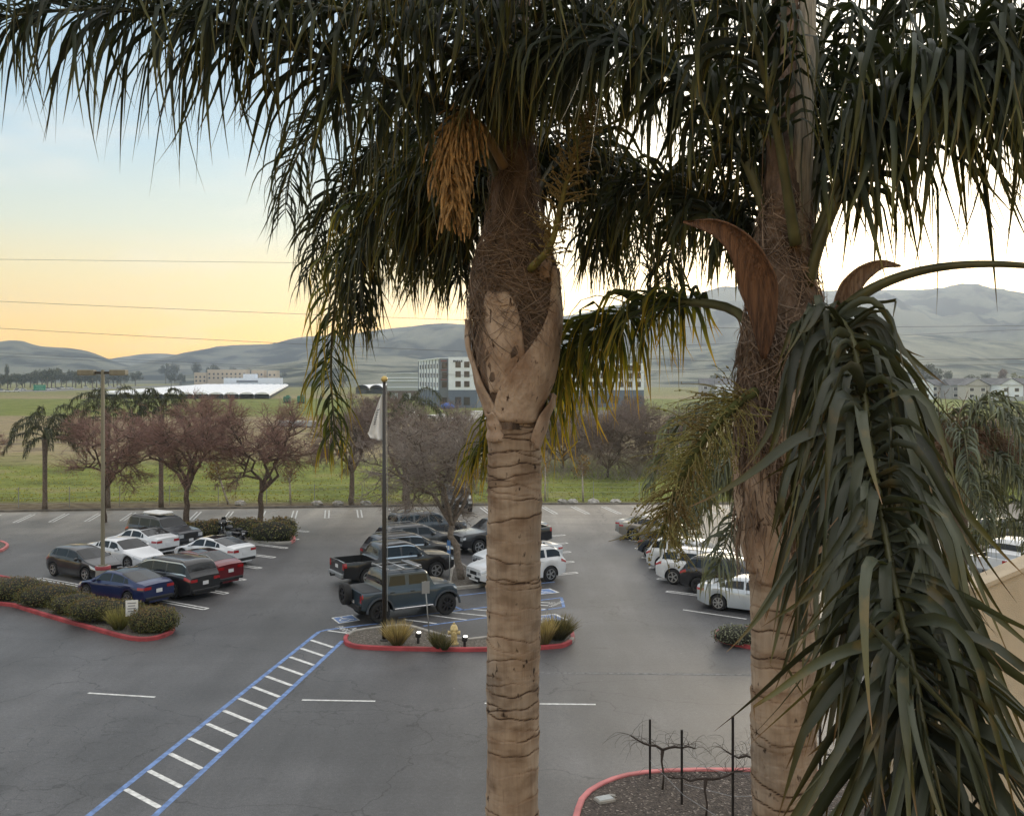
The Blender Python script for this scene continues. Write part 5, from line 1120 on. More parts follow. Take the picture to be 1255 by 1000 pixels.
sapling('leaning pale trunked sapling with rust leaves between the two reddish bare trees', P(271, 622)+Vector((0, 2, 0)), 3.0, -1.0, 1.3, 420, 1)
sapling('pale trunked sapling with few leaves right of the round crowned bare tree', P(351, 620.5)+Vector((0, 1.5, 0)), 2.6, -.1, .9, 160, 2)
sapling('small sapling with golden leaves right of the near palm trunk', P(716, 617)+Vector((0, 1.2, 0)), 3.1, -.1, 1.0, 260, 3)
sapling('thin green sapling close beside the near palm trunk', P(669, 617)+Vector((0, 1.5, 0)), 3.2, 0, .6, 60, 4)

# hedges and clumps in the planters
def gp(x, y, z=.12): return P(x, y, z)
p1_, p2_, p3_ = gp(18, 737), gp(55, 745), gp(88, 756)
G_B = 'clipped bushes in the left front planter'
bush('long clipped hedge with reddish top in the left red kerbed planter', [((p1_.x-.4, p1_.y+.8, .5), (1.7, 1.05, .54)), ((p2_.x-.1, p2_.y+.7, .48), (1.5, .95, .52)), ((p3_.x-.2, p3_.y+.9, .45), (1.2, .85, .48))], G_B, 3600, .065)
p = gp(122, 766); bush('low spreading clipped bush between the long hedge and the small white sign', [((p.x-.5, p.y+.9, .55), (1.25, .9, .48)), ((p.x+.5, p.y+.8, .52), (1.1, .85, .45))], G_B, 3600, .065)
p = gp(181, 777); bush('round clipped bush right of the small white sign', [((p.x, p.y+.7, .5), (1.0, .85, .55))], G_B, 6000, .06)
G_B2 = 'clipped bushes in the planter by the motorcycle'
for i, (x, y, rx, rz, lb) in enumerate([(243, 660, .85, .7, 'clipped bush nearest the large reddish tree'), (261, 658, .8, .68, 'second clipped bush from the large reddish tree'), (286, 656, .9, .7, 'clipped bush behind the motorcycle'), (306, 657, 1.0, .72, 'clipped bush just right of the motorcycle'),
                                     (332, 663, 1.5, .78, 'widest clipped bush at the front of the planter tip'), (343, 656, 1.1, .72, 'reddish clipped bush behind the widest bush'), (222, 658, .7, .6, 'clipped bush tucked behind the charcoal wagon')]):
    p = gp(x, y); bush(lb, [((p.x, p.y+.3, rz*.75), (rx, .8, rz))], G_B2, 1500, .11)
G_G = 'grass clumps in the planters'
tuft('pale green grass clump left of the small white sign', P(146, 771, .1), .8, .7, 420, 'straw_green', G_G, 1)
tuft('tall straw coloured grass clump at the foot of the flagpole', P(487, 790, .1), .82, .72, 620, 'straw', G_G, 2)
tuft('small dry grass clump left of the yellow hydrant', P(537, 794, .1), .6, .5, 300, 'dark_grass', G_G, 3)
tuft('small dark clump touching the small dry grass clump', P(545, 796, .1), .42, .4, 200, 'dark_grass', G_G, 8)
tuft('dark green grass clump at the right tip of the red kerbed bed', P(684, 783, .1), .85, .95, 1100, 'dark_grass', G_G, 4)
tuft('straw tipped grass clump against the right side of the near palm trunk', P(667, 790, .1), .95, .6, 420, 'straw', G_G, 5)
M['greyleaf'] = leaf_mat('grey_shrub_leaf', [(0, (.085, .095, .065)), (1, (.20, .21, .15))], .8, .1)
p = gp(905, 786); bush('low grey green shrub inside the right red kerbed planter', [((p.x, p.y, .35), (1.0, .7, .4)), ((p.x+1.2, p.y+.3, .4), (.9, .7, .42))], None, 1500, .07, 'greyleaf', 'shrub', 'shrub')
tuft('straw clump in the right planter behind the hanging frond', P(1045, 785, .1), 1.2, .9, 400, 'straw', G_G, 6)
tuft('straw clump at the far end of the right planter', P(1075, 792, .1), 1.1, .9, 400, 'straw', G_G, 7)

# ------------------------------------------------------------------ street furniture
b = P(126, 713); rt = thing('street_lamp', 'tall tan lamp post with two box heads on a red topped concrete base', 'street lamp', b)
mb = MB(); mb.lathe([(.36, 0), (.36, .78), (.33, .80)], 20); mb.build('concrete_base', M['concrete'], rt, False, 30)
mb = MB(); mb.lathe([(.365, .62), (.368, .64), (.368, .78), (.33, .803)], 20, caps=False); mb.build('painted_band', M['redcurb'], rt, True)
mb = MB(); mb.box((0, 0, .83), (.34, .34, .05)); mb.box((0, 0, 5.6), (.15, .15, 9.5), taper=.85, bev=.02); mb.build('post', M['pole'], rt)
mb = MB(); mb.box((0, 0, 10.2), (1.0, .09, .12)); mb.build('cross_arm', M['bronze'], rt)
for sx in (-1, 1):
    mb = MB(); mb.box((sx*.78, 0, 10.22), (.78, .42, .26), bev=.03); lm = mb.build('lamp_head', M['pole'], rt)
    mb = MB(); mb.box((sx*.78, 0, 10.085), (.66, .34, .02)); mb.build('lens', mat('lamp_lens', (.5, .5, .46), .3), lm)
b = P(471, 788); rt = thing('flagpole', 'tall dark bronze flagpole with a gold ball on top', 'flagpole', b)
Ht = to_h(b, 468); mb = MB(); mb.lathe([(.085, 0), (.085, Ht*.4), (.06, Ht)], 14); mb.build('pole', M['bronze'], rt, True)
mb = MB(); mb.lathe([(.16, .08), (.17, .12), (.1, .17)], 14); mb.build('flash_collar', M['bronze'], rt, True)
mb = MB(); mb.ball((0, 0, Ht+.1), .125, 12, 8); mb.build('ball_finial', mat('gold_ball', (.55, .40, .14), .4, .6), rt, True)
mb = MB(); mb.tube([(.11, 0, 1.2), (.12, 0, Ht*.5), (.09, 0, Ht-.1)], .012, 5); mb.build('halyard', M['grey'], rt)
# limp flag: sheet gathered at the hoist, folds in depth
V = []; nu, nv = 14, 26
for j in range(nv+1):
    t = j/nv
    for i in range(nu+1):
        u = i/nu; wd_ = .06+.50*t**.9 if t < .86 else .56-(t-.86)*.9; x = -.08-u*wd_; yv = .10*math.sin(u*9+t*2)*(.4+.6*t); z = Ht-.45-t*1.75-.12*u*(1-t)+.10*u*u*t
        V.append((x, yv, z))
F = [[j*(nu+1)+i, j*(nu+1)+i+1, (j+1)*(nu+1)+i+1, (j+1)*(nu+1)+i] for j in range(nv) for i in range(nu)]
flag = thing('flag', 'limp white flag with dark lettering hanging on the flagpole', 'flag', b)
fo = mesh('cloth', V, F, M['white'], flag, smooth=True); sm = fo.modifiers.new('t', 'SOLIDIFY'); sm.thickness = .006; sm.offset = 0
mb = MB()
for k in range(7):   # slanting lettering, blurred beyond reading in the photograph
    t = .33+k*.055; u = .55+.03*k; u = min(u, .8); wd_ = .06+.50*t**.9
    x = -.08-u*wd_; z = Ht-.45-t*1.75-.12*u*(1-t)+.10*u*u*t; yv = .10*math.sin(u*9+t*2)*(.4+.6*t)
    mb.add([(x-.05, yv-.03, z-.035), (x+.05, yv-.03, z+.02), (x+.05, yv-.03, z+.055), (x-.05, yv-.03, z+.0)], [[0, 1, 2, 3]])
mb.build('lettering', mat('flag_ink', (.05, .07, .11), .8), fo)
# hydrant
b = P(556.5, 789, .1); rt = thing('fire_hydrant', 'pale yellow fire hydrant in the gravel bed', 'hydrant', b)
hy = mat('hydrant_paint', (.55, .43, .20), .55, var=.2, vs=9)
mb = MB(); mb.lathe([(.17, 0), (.17, .05), (.12, .06), (.115, .50), (.15, .51), (.15, .56), (.14, .57), (.12, .66), (.07, .72), (.035, .73), (.035, .80), (0.01, .80)], 16); mb.build('barrel', hy, rt, True, 40)
for a in (0, math.pi, -math.pi/2):
    mb = MB(); d = Vector((math.cos(a), math.sin(a), 0)); mb.tube([d*.1+Vector((0, 0, .42)), d*.17+Vector((0, 0, .42)), d*.17+Vector((0, 0, .42)), d*.23+Vector((0, 0, .42))], [.06, .06, .08, .075], 12); mb.build('outlet_cap', hy, rt)
mb = MB(); 
for k in range(8): a = k*math.pi/4; mb.lathe([(.018, .04), (.018, .07)], 6, (.145*math.cos(a), .145*math.sin(a), 0))
mb.build('bolt', M['grey'], rt)
# bed floodlights: lit in the photo
lens = emis('flood_lens', (1, .96, .86), 3.0)
for x, y, lb in ((512.5, 788, 'small lit floodlight between the grass clump and the leaning signpost'), (569.5, 793, 'small lit floodlight right of the yellow hydrant')):
    b = P(x, y, .1); rt = thing('floodlight', lb, 'floodlight', b, 0, 'floodlights in the gravel bed')
    mb = MB(); mb.lathe([(.05, 0), (.05, .2), (.03, .22)], 10); mb.box((0, .02, .3), (.2, .13, .18), bev=.03); mb.build('housing', M['black'], rt)
    mb = MB(); mb.ball((.03, -.03, .41), (.085, .07, .04), 10, 6); mb.build('lens', lens, rt, True)
# signs
def sign(label, base, h, w, hh, mcol, lean=0, rz=0, post=None, stripes=0, post_r=.025):
    rt = thing('sign', label, 'sign', base, rz); mb = MB(); mb.tube([(0, 0, -.05), (lean, 0, h)], post_r, 8); mb.build('post', post or M['grey'], rt, True)
    mb = MB(); mb.box((lean*.92, -.045, h-hh/2), (w, .02, hh)); o = mb.build('panel', mcol, rt)
    if stripes:
        mb = MB()
        for k in range(stripes): mb.box((lean*.92-.01*(k % 2), -.058, h-hh*(.18+.17*k)), (w*(.7-.12*(k % 2)), .004, hh*.055))
        mb.build('faded_lettering', mat('sign_ink', (.2, .2, .22), .8), o)
    return rt
sign('grey backed sign on a leaning post in front of the slate blue truck', P(526.5, 781, .1), 2.15, .3, .46, M['grey'], -.18, R(20))
sb = sign('blue and white accessible parking sign on a post beside the forked bare tree', P(551, 716, .1), 2.1, .31, .62, mat('sign_blue', (.06, .17, .42), .5), 0, R(-60))
mb = MB(); mb.box((0, -.058, 1.32+.43), (.2, .004, .2)); mb.build('white_symbol', M['white'], sb)
sign('small white notice board with faded lettering beside the round clipped bush', P(161, 771, .1), 1.15, .46, .62, M['white'], .02, R(18), stripes=4)

# utility cover and vines in the front bed
b = P(741, 981, .1); rt = thing('utility_box', 'pale concrete utility box lid set in the mulch', 'utility box', b, R(24)); mb = MB(); mb.box((0, 0, .03), (.42, .30, .08), bev=.015); mb.build('box', M['concrete'], rt); mb = MB(); mb.box((0, 0, .072), (.36, .24, .02)); mb.build('lid', mat('lid_grey', (.38, .40, .40), .8, var=.1, vs=8), rt)
b = P(750, 976, .1); mb = MB(); mb.box((0, 0, .03), (.16, .08, .05), R(-25), bev=.01); o = mb.build('concrete_chip', M['concrete'], loc=b); tag(o, 'short pale concrete piece beside the utility box lid', 'concrete piece')
post_m = mat('trellis_post', (.022, .019, .018), .6, .3); vine_m = mat('vine_bark', (.045, .033, .027), .95)
posts = [(796.5, 953.5, 881, 'trellis post nearest the rounded end of the mulch bed'), (835.5, 985, 894, 'second trellis post from the rounded end of the mulch bed'), (898, 1000, 877, 'trellis post just left of the right palm trunk'), (1005, 1000, 880, 'trellis post behind the right palm trunk'), (1090, 1004, 880, 'trellis post behind the hanging broken frond')]
tops = []
for x, y, yt, lb in posts:
    b = P(x, y, .1); h = to_h(b, yt)-.1; rt = thing('trellis_post', lb, 'post', b, 0, 'trellis posts in the mulch bed'); mb = MB(); mb.box((0, 0, h/2), (.05, .035, h)); mb.box((.02, 0, h/2), (.012, .06, h)); mb.build('steel_stake', post_m, rt); tops.append((b, h))
mb = MB()
for hh in (.45, .95):
    mb.tube([tops[k][0]+Vector((0, 0, hh+.03*(k % 2))) for k in (1, 2, 3, 4)], .006, 4)
mb.tube([tops[0][0]+Vector((0, 0, .45)), tops[1][0]+Vector((0, -.2, .3)), P(885, 1004, .4)], .006, 4)
tag(mb.build('trellis_wire', M['grey']), 'thin trellis wire strung between the posts in the mulch bed', 'wire')
def vine(label, base, h, spread, seed):
    rg = random.Random(seed); rt = thing('grapevine', label, 'vine', base, 0, 'bare grapevines in the mulch bed'); mb = MB(); hd = Vector((0, 0, h))
    mb.tube([(0, 0, 0), (.03, 0, h*.35), (-.02, .02, h*.7), hd], [.03, .022, .025, .05], 7); mb.build('trunk', vine_m, rt, True)
    mb = MB()
    for s in (-1, 1):
        p = hd.copy(); pts = [p.copy()]
        for k in range(5): p = p+Vector((s*spread/5, rg.gauss(0, .04), rg.uniform(-.05, .12))); pts.append(p.copy())
        mb.tube(pts, [.035-.004*i for i in range(6)], 6)
        for q in pts[1:]:
            for _ in range(4):
                e = q.copy(); c = [e.copy()]; d = Vector((rg.gauss(0, .7)+s*.2, rg.gauss(0, .6), rg.uniform(.1, 1.2))).normalized()
                for k in range(8): e = e+d*.10; d = (d+Vector((rg.gauss(0, .3), rg.gauss(0, .3), -.22+rg.gauss(0, .15)))).normalized(); c.append(e.copy())
                mb.tube(c, [.0055-.0005*i for i in range(9)], 4, caps=False)
    mb.build('cane', vine_m, rt, True)
vine('bare grapevine between the first two trellis posts', P(812, 967, .1), .95, .75, 1)
vine('bare grapevine just right of the second trellis post', P(865, 1003, .1), .9, .85, 2)
vine('bare grapevine behind the right palm trunk', P(935, 998, .1), 1.25, .9, 3)
vine('bare grapevine behind the hanging broken frond', P(1060, 1003, .1), 1.2, .9, 4)
# fallen white rocks along the far kerb
rk = mat('pale_rock', (.42, .40, .37), .9, var=.25, vs=4); rg = random.Random(4)
for i, (x, lb) in enumerate([(386, 'pale stone left of the slender bare tree'), (412, 'pale stone just left of the slender trunk'), (446, 'pale stone just right of the slender trunk'), (690, 'pale stone left of the golden sapling'), (703, 'flat pale stone beside the golden sapling'), (728, 'pale stone right of the golden sapling'), (756, 'pale stone right end of the stone row'), (291, 'pale stone between the saplings')]):
    b = P(x, 618.5 if x > 600 else 620.5); b.y += .9; mb = MB(); mb.ball((0, 0, .12), (.45, .3, .24), 9, 6); o = mb.build('rock', rk, smooth=False)
    for v in o.data.vertices: v.co += Vector((rg.gauss(0, .04), rg.gauss(0, .04), rg.gauss(0, .03)))
    o.location = b; tag(o, lb, 'rock', 'pale stones along the far kerb')
# wire fence along the field
rt = thing('wire_fence', 'thin wire fence with slim posts along the near edge of the field', 'fence', (0, 82.5, 0))
fy = lambda x: far_curb(x)+2.6-82.5
for k in range(33):
    x = -60+k*3.7; mb = MB(); mb.box((0, 0, .75), (.045, .045, 1.6)); mb.build('fence_post', M['grey'], rt, loc=(x, fy(x), 0))
mb = MB()
for hh in (.3, .7, 1.1, 1.45): mb.tube([(x, fy(x), hh) for x in np.linspace(-60, 58, 33)], .008, 3, caps=False)
mb.build('wire', M['grey'], rt)
# grass standing in the field (uncountable)
g = np.random.default_rng(9); n = 9000; yy = 82.2+g.random(n)**1.8*34; xx = g.uniform(-.56, .56, n)*yy*1.02; p = np.stack([xx, yy, np.full(n, -.02)], 1); ok = np.array([yy[i] > far_curb(xx[i])+.5 for i in range(n)]); p = p[ok]; n = len(p)
V, F, A = ribbons(p, np.stack([g.normal(size=n)*.4, g.normal(size=n)*.4, np.ones(n)], 1), g.uniform(.07, .2, n), g.uniform(.06, .16, n), 2, .3, g, lambda s: 1-s*.9, .8, .05, 0)
M['field_grass'] = leaf_mat('field_grass', [(0, (.16, .17, .045)), (.6, (.24, .23, .07)), (1, (.34, .29, .13))], .9, .25)
tag(mesh('field_grass', V, F, M['field_grass'], attr=A), 'rough green grass growing in the field beyond the far kerb', 'grass', kind='stuff')

# low bare brambles on the bank beyond the lot (uncountable)
n = 5200; xx = g.uniform(0, 60, n); yy = g.uniform(98, 126, n); S = []
for i in range(n):
    p0 = np.array([xx[i]-2, yy[i], 0]); d = np.array([g.normal()*.5, g.normal()*.5, g.uniform(.5, 1.2)]); hh = g.uniform(.5, 1.7); p1 = p0+d*hh; S.append((*p0, *p1, .02, .009))
    for k in range(2): S.append((*p1, *(p1+np.array([g.normal()*.5, g.normal()*.5, g.uniform(-.2, .6)])*hh*.6), .009, .005))
tag(segs_mesh('brambles', S, M['twig_grey'], None), 'low tangle of bare grey brambles on the bank beyond the lot', 'brambles', kind='stuff')

# hotel wing wall at the right edge
stucco = mat('beige_stucco', (.56, .465, .34), .95, var=.08, vs=3, bump=.5, bs=70)
rt = thing('stucco_wall', 'beige stucco wall with a sloping top at the lower right edge', 'wall', (0, 0, 0))
Yw = 13.0; xa = (1196-CX)/FPX*Yw; za = CAMH-(726-HZ)/FPX*Yw; xb = (1300-CX)/FPX*Yw; zb = CAMH-(676-HZ)/FPX*Yw; xl = (1103-CX)/FPX*15.2
pts = [(xa, Yw), (xb+2, Yw), (xb+2, 17), (xl, 17), (xl, 15.2)]
for nm, pts, zt in (('wall', [(xa, Yw), (xb+2, Yw), (xb+2, Yw+.35), (xa, Yw+.35)], [za, zb+.8, zb+.8, za]), ('return_wall', [(xa, Yw+.352), (xa+.35, Yw+.352), (xl+.35, 15.6), (xl, 15.6)], [za-.1, za-.1, za-.6, za-.6])):
    mb = MB(); n = 4
    mb.add([(x, y, 0) for x, y in pts]+[(x, y, z) for (x, y), z in zip(pts, zt)], [[i, (i+1) % n, n+(i+1) % n, n+i] for i in range(n)]+[list(range(n, 2*n))]); mb.build(nm, stucco, rt)
mb = MB(); mb.add([(xa-.03, Yw-.04, za+.003), (xb+2, Yw-.04, zb+.803), (xb+2, Yw+.39, zb+.803), (xa-.03, Yw+.39, za+.003), (xa-.03, Yw-.04, za+.06), (xb+2, Yw-.04, zb+.86), (xb+2, Yw+.39, zb+.86), (xa-.03, Yw+.39, za+.06)],
                   [[3, 2, 1, 0], [4, 5, 6, 7], [0, 1, 5, 4], [1, 2, 6, 5], [2, 3, 7, 6], [3, 0, 4, 7]]); mb.build('coping', stucco, rt)
# ------------------------------------------------------------------ far distance
def hill_mat(name, a, b_, c, s):
    m = bpy.data.materials.new(name); m.use_nodes = True; nt = m.node_tree; b = nt.nodes['Principled BSDF']; N = nt.nodes.new; L = nt.links.new
    tc = N('ShaderNodeTexCoord'); n = N('ShaderNodeTexNoise'); n.inputs['Scale'].default_value = s; n.inputs['Detail'].default_value = 7; n.inputs['Roughness'].default_value = .55; L(tc.outputs['Object'], n.inputs[0])
    r = N('ShaderNodeValToRGB'); L(n.outputs['Fac'], r.inputs[0]); e = r.color_ramp.elements; e[0].position = .42; e[0].color = (*a, 1); e[1].position = .60; e[1].color = (*c, 1); k = e.new(.48); k.color = (*b_, 1)
    L(r.outputs[0], b.inputs['Base Color']); b.inputs['Roughness'].default_value = 1; b.inputs['Specular IOR Level'].default_value = 0
    return m
HM_ = hill_mat('hill_grass_and_brush', (.042, .048, .048), (.12, .125, .105), (.19, .19, .15), .0075)
HN_ = hill_mat('near_hill_grass', (.05, .06, .055), (.16, .165, .125), (.25, .245, .19), .012)
def hills(name, ridge, Y0, Y1, m, seed, rough=1.0, step=5):
    xs = np.arange(ridge[0][0], ridge[-1][0]+.1, step); ry = np.interp(xs, [p[0] for p in ridge], [p[1] for p in ridge]); ry = np.convolve(np.pad(ry, 2, mode='edge'), np.ones(5)/5, 'valid')
    rows = 40; V = []
    for j in range(rows+4):
        s = j/(rows-1); Y = Y0+(Y1-Y0)*s
        for x, y in zip(xs, ry):
            X = (x-CX)/FPX*Y; top = CAMH+(HZ-y)/FPX*Y1
            q = min(s, 1); prof_ = q*q*(3-2*q)*.75+.25*q; gl = mnoise.fractal(Vector((X*.0035+seed, Y*.0026, seed)), .9, 2.1, 5)
            z = top*prof_+gl*rough*top*.34*math.sin(math.pi*min(q, .999)) ** 1.2
            if s > 1: z = top*(1-(s-1)*2.2)
            z += mnoise.noise(Vector((X*.02, Y*.02, seed)))*1.6*q
            V.append((X, Y, max(z, -1) if s < 1 else z))
    n = len(xs); F = [[j*n+i, j*n+i+1, (j+1)*n+i+1, (j+1)*n+i] for j in range(rows+3) for i in range(n-1)]
    tag(mesh(name, V, F, m, smooth=True), kind='structure')
hills('hills', [(60, 452), (100, 446), (140, 439), (180, 433), (215, 434), (260, 441), (320, 452)], 3000, 3700, HM_, 1.3)
hills('hills', [(-500, 450), (-300, 438), (-100, 426), (-20, 421), (6, 420), (18, 416.5), (26, 419), (45, 425), (90, 427), (112, 431), (130, 439), (150, 446), (200, 457), (240, 461)], 1700, 2600, HM_, 2.7, .8)
hills('hills', [(120, 456), (170, 446), (205, 438), (245, 431), (290, 425.5), (300, 426), (330, 424), (365, 415), (420, 411), (470, 404), (520, 398), (545, 396), (580, 399), (640, 396), (700, 386), (800, 373), (900, 362), (1000, 357), (1100, 355), (1160, 356), (1255, 362), (1400, 378), (1700, 400)], 1500, 2700, HM_, 5.1)
hills('hills', [(220, 460), (300, 452), (380, 440), (440, 434), (500, 437), (570, 446), (640, 450), (700, 444), (800, 430), (900, 424), (1000, 416), (1080, 411), (1180, 416), (1255, 422), (1400, 430), (1700, 440)], 1000, 1700, HN_, 8.4, .9)

# far trees
M['far_leaf'] = leaf_mat('far_tree_leaf', [(0, (.028, .036, .022)), (1, (.06, .068, .038))], .9, .1)
M['far_leaf_red'] = leaf_mat('far_tree_leaf_red', [(0, (.08, .045, .035)), (1, (.13, .07, .05))], .9, .1)
M['far_leaf_pale'] = leaf_mat('far_tree_leaf_pale', [(0, (.09, .10, .04)), (1, (.17, .17, .07))], .9, .1)
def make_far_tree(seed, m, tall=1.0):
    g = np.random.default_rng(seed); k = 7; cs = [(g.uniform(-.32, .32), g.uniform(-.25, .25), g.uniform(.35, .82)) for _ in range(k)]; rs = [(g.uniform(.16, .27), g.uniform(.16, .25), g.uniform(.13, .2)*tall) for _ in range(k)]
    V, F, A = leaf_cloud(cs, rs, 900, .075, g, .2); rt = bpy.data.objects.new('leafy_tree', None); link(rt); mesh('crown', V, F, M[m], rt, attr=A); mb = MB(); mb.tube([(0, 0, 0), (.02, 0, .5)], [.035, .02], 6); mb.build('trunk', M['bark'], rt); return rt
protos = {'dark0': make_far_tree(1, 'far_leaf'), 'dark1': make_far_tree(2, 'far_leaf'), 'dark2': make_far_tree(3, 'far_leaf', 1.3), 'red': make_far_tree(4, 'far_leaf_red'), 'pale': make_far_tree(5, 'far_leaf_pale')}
used = set()
def ftree(kind, x, ytop, Y, wpx, label, group):
    h = CAMH+(HZ-ytop)/FPX*Y; w = wpx/FPX*Y; o = protos[kind] if kind not in used else copy_tree(protos[kind]); used.add(kind)
    o.location = ((x-CX)/FPX*Y, Y, -.02); o.scale = (w, w, h); o.rotation_euler = (0, 0, x*.7); tag(o, label, 'tree', group)
G_F = 'trees beside the far freeway'; rg = random.Random(8)
for i in range(30):
    x = -30+i*6.2+rg.uniform(-2, 2); yt = 452+rg.uniform(-5, 4) if x > 36 or x < 0 else 456; 
    if 40 < x < 75: yt = 450+rg.uniform(-2, 2)
    if x > 75: yt = 453+rg.uniform(-2, 3)
    ftree('dark%d' % (i % 3), x, yt, 900+rg.uniform(-60, 60)+x*.8, rg.uniform(16, 26), 'dark leafy tree in the belt of trees behind the freeway', G_F)
ftree('dark2', 9, 443, 860, 6, 'slim tall tree rising above the belt of trees by the freeway', None)
G_V = 'trees in the valley below the hills'
for i, (k, x, yt, Y, w) in enumerate([('dark0', 152, 455, 1100, 16), ('dark1', 166, 453, 1150, 20), ('dark2', 242, 441, 1200, 14), ('dark0', 262, 443, 1200, 22), ('dark1', 285, 447, 1250, 14), ('dark2', 300, 450, 1250, 7), ('dark2', 306, 449.5, 1250, 7), ('dark0', 222, 455, 1050, 14), ('dark1', 210, 456, 1050, 14), ('dark0', 322, 453, 1250, 18), ('dark1', 345, 455, 1200, 18), ('dark0', 395, 456, 1100, 22), ('dark1', 420, 457, 1000, 18), ('dark0', 203, 441, 1500, 16), ('dark1', 214, 442, 1500, 14),
                                  ('dark0', 1130, 436, 700, 44), ('dark1', 1148, 448, 720, 26), ('dark2', 1160, 452, 760, 18), ('dark0', 1190, 456, 760, 24), ('dark1', 1212, 455, 800, 22), ('dark0', 1075, 455, 760, 22), ('dark1', 1055, 452, 760, 24), ('dark0', 900, 454, 800, 26), ('dark1', 875, 456, 820, 24), ('dark2', 1030, 454, 800, 20)]):
    ftree(k, x, yt, Y, w, 'large dark tree standing above the houses on the right' if i == 15 else 'dark tree on the valley floor below the hills', None if i == 15 else G_V)
ftree('red', 1228, 451, 700, 16, 'reddish bare tree among the houses on the right', None); ftree('red', 1100, 453, 690, 22, 'reddish tree left of the large dark tree above the houses', None); ftree('pale', 1248, 454, 650, 24, 'pale green tree at the right edge above the houses', None)

# white field tunnels
film = mat('tunnel_film', (.85, .86, .88), .6, var=.06, vs=.3); dark = mat('tunnel_shade', (.03, .03, .03), .9)
G_H = 'white plastic tunnels in the far field'; hw = 3.45
for k in range(12):
    xc = 330-18.6*(k+.5); Yf = 463+.0*k; X0 = (xc-CX)/FPX*Yf
    rt = thing('field_tunnel', 'long white plastic growing tunnel in the block of tunnels beyond the green field', 'tunnel', (X0, Yf, 0), R(11.5), G_H)
    Ln = 560; V = []; F = []; nn = 10
    for s in range(15):
        for j in range(nn+1):
            a = math.pi*j/nn; V.append((hw*math.cos(a)+s*2.2*(-1 if k < 99 else 1)*0, s/14*Ln, 1.35+1.75*math.sin(a)+(.1*(s % 2))))
    for s in range(14):
        for j in range(nn): F.append([s*(nn+1)+j, s*(nn+1)+j+1, (s+1)*(nn+1)+j+1, (s+1)*(nn+1)+j])
    mesh('cover', V, F, film, rt, smooth=True)
    mb = MB(); mb.box((0, Ln/2+1.5, .7), (hw*1.96, Ln-3, 1.3)); mb.build('shaded_planting_rows', dark, rt)  # one solid box for the rows, the tunnel's inner shade put into its colour
    e = MB(); e.add([(hw*math.cos(R(a)), -.06, 1.35+1.75*math.sin(R(a))) for a in (28, 50, 75, 105, 130, 152)], [[0, 1, 2, 3, 4, 5][::-1]]); e.build('end_film', film, rt)
    mb = MB()
    for sx in (-1, 1): mb.box((sx*hw, .1, .68), (.12, .12, 1.36))
    mb.build('hoop_leg', M['grey'], rt)
for k in range(4):
    xc = 444+17*k; Yf = 600; rt = thing('field_tunnel', 'white plastic tunnel seen just left of the flag', 'tunnel', ((xc-CX)/FPX*Yf, Yf, 0), 0, 'white tunnels beside the flag'); V = []; F = []; nn = 8
    for s in range(2):
        for j in range(nn+1): a = math.pi*j/nn; V.append((4.2*math.cos(a), s*120, 2.2+3.2*math.sin(a)))
    for j in range(nn): F.append([j, j+1, nn+2+j, nn+1+j])
    mesh('cover', V, F, film, rt); mb = MB(); mb.box((0, 61, 1.1), (8.2, 118, 2.1)); mb.build('shaded_planting_rows', dark, rt)  # same near-black fill, shade under the cover painted as colour

# buildings
wht = mat('white_render', (.80, .86, .95), .8, var=.04, vs=.3); slate = mat('slate_cladding', (.13, .165, .23), .8, var=.06, vs=.4); dgrey = mat('dark_cladding', (.16, .18, .21), .8); win = mat('window_glass', (.035, .04, .05), .15); tan = mat('tan_render', (.50, .41, .30), .9); roofm = mat('grey_roof', (.12, .12, .125), .9, var=.2, vs=.5); lgrey = mat('light_grey_cladding', (.40, .43, .45), .8); brownb = mat('brown_base', (.13, .10, .085), .9); redb = mat('balcony_red', (.22, .09, .08), .8)
def quad_box(mb, a, b, depth, z0, z1, m=0):
    """box standing on ground line a->b, going back by depth"""
    a, b = Vector(a), Vector(b); d = (b-a).normalized(); n = Vector((-d.y, d.x)); 
    if n.y < 0: n = -n
    c = (a+b)/2+n*depth/2; mb.box((c.x, c.y, (z0+z1)/2), ((b-a).length, depth, z1-z0), math.atan2(d.y, d.x), m)
def windows(parent, a, b, cols, rows, ww, wh, off=.08, name='window', m=None, skip=()):
    a, b = Vector(a), Vector(b); d = (b-a).normalized(); L = (b-a).length; n = Vector((d.y, -d.x)); n = n if n.y < 0 else -n
    for z in rows:
        for c in cols:
            q = a+d*L*c+n*off; mb = MB(); mb.box((q.x, q.y, z), (ww, .12, wh), math.atan2(d.y, d.x)); mb.build(name, m or win, parent)
Yb = 330.0; gx = lambda x, Y=Yb: (x-CX)/FPX*Y
bd = thing('apartment_building', 'five storey white building with a slate blue ground floor left of the palm trunk', 'building', (0, 0, 0))
Cn = (gx(549.5), Yb); Fr = (gx(584), Yb-1); Co = (gx(538), Yb+1.5); Lf = (gx(513.5, 382), 382)
Zt = 16.0
mb = MB(); quad_box(mb, Cn, Fr, 14, 5.8, Zt+.4); mb.build('wall', wht, bd); mb = MB(); quad_box(mb, Cn, (Fr[0]+.2, Fr[1]), 14.2, 0, 5.8); mb.build('ground_floor', slate, bd)
mb = MB(); quad_box(mb, Co, (Cn[0]-.02, Cn[1]+1.4), 12, 0, Zt); mb.build('corner_tower', dgrey, bd)
def vbox(a, b, dx, z0, z1, name, m):
    V = [(a[0], a[1], z0), (b[0], b[1], z0), (b[0]+dx, b[1], z0), (a[0]+dx, a[1], z0)]; V += [(x, y, z1) for x, y, z in V]
    return mesh(name, V, [[3, 2, 1, 0], [4, 5, 6, 7], [0, 1, 5, 4], [1, 2, 6, 5], [2, 3, 7, 6], [3, 0, 4, 7]], m, bd, smooth=False)
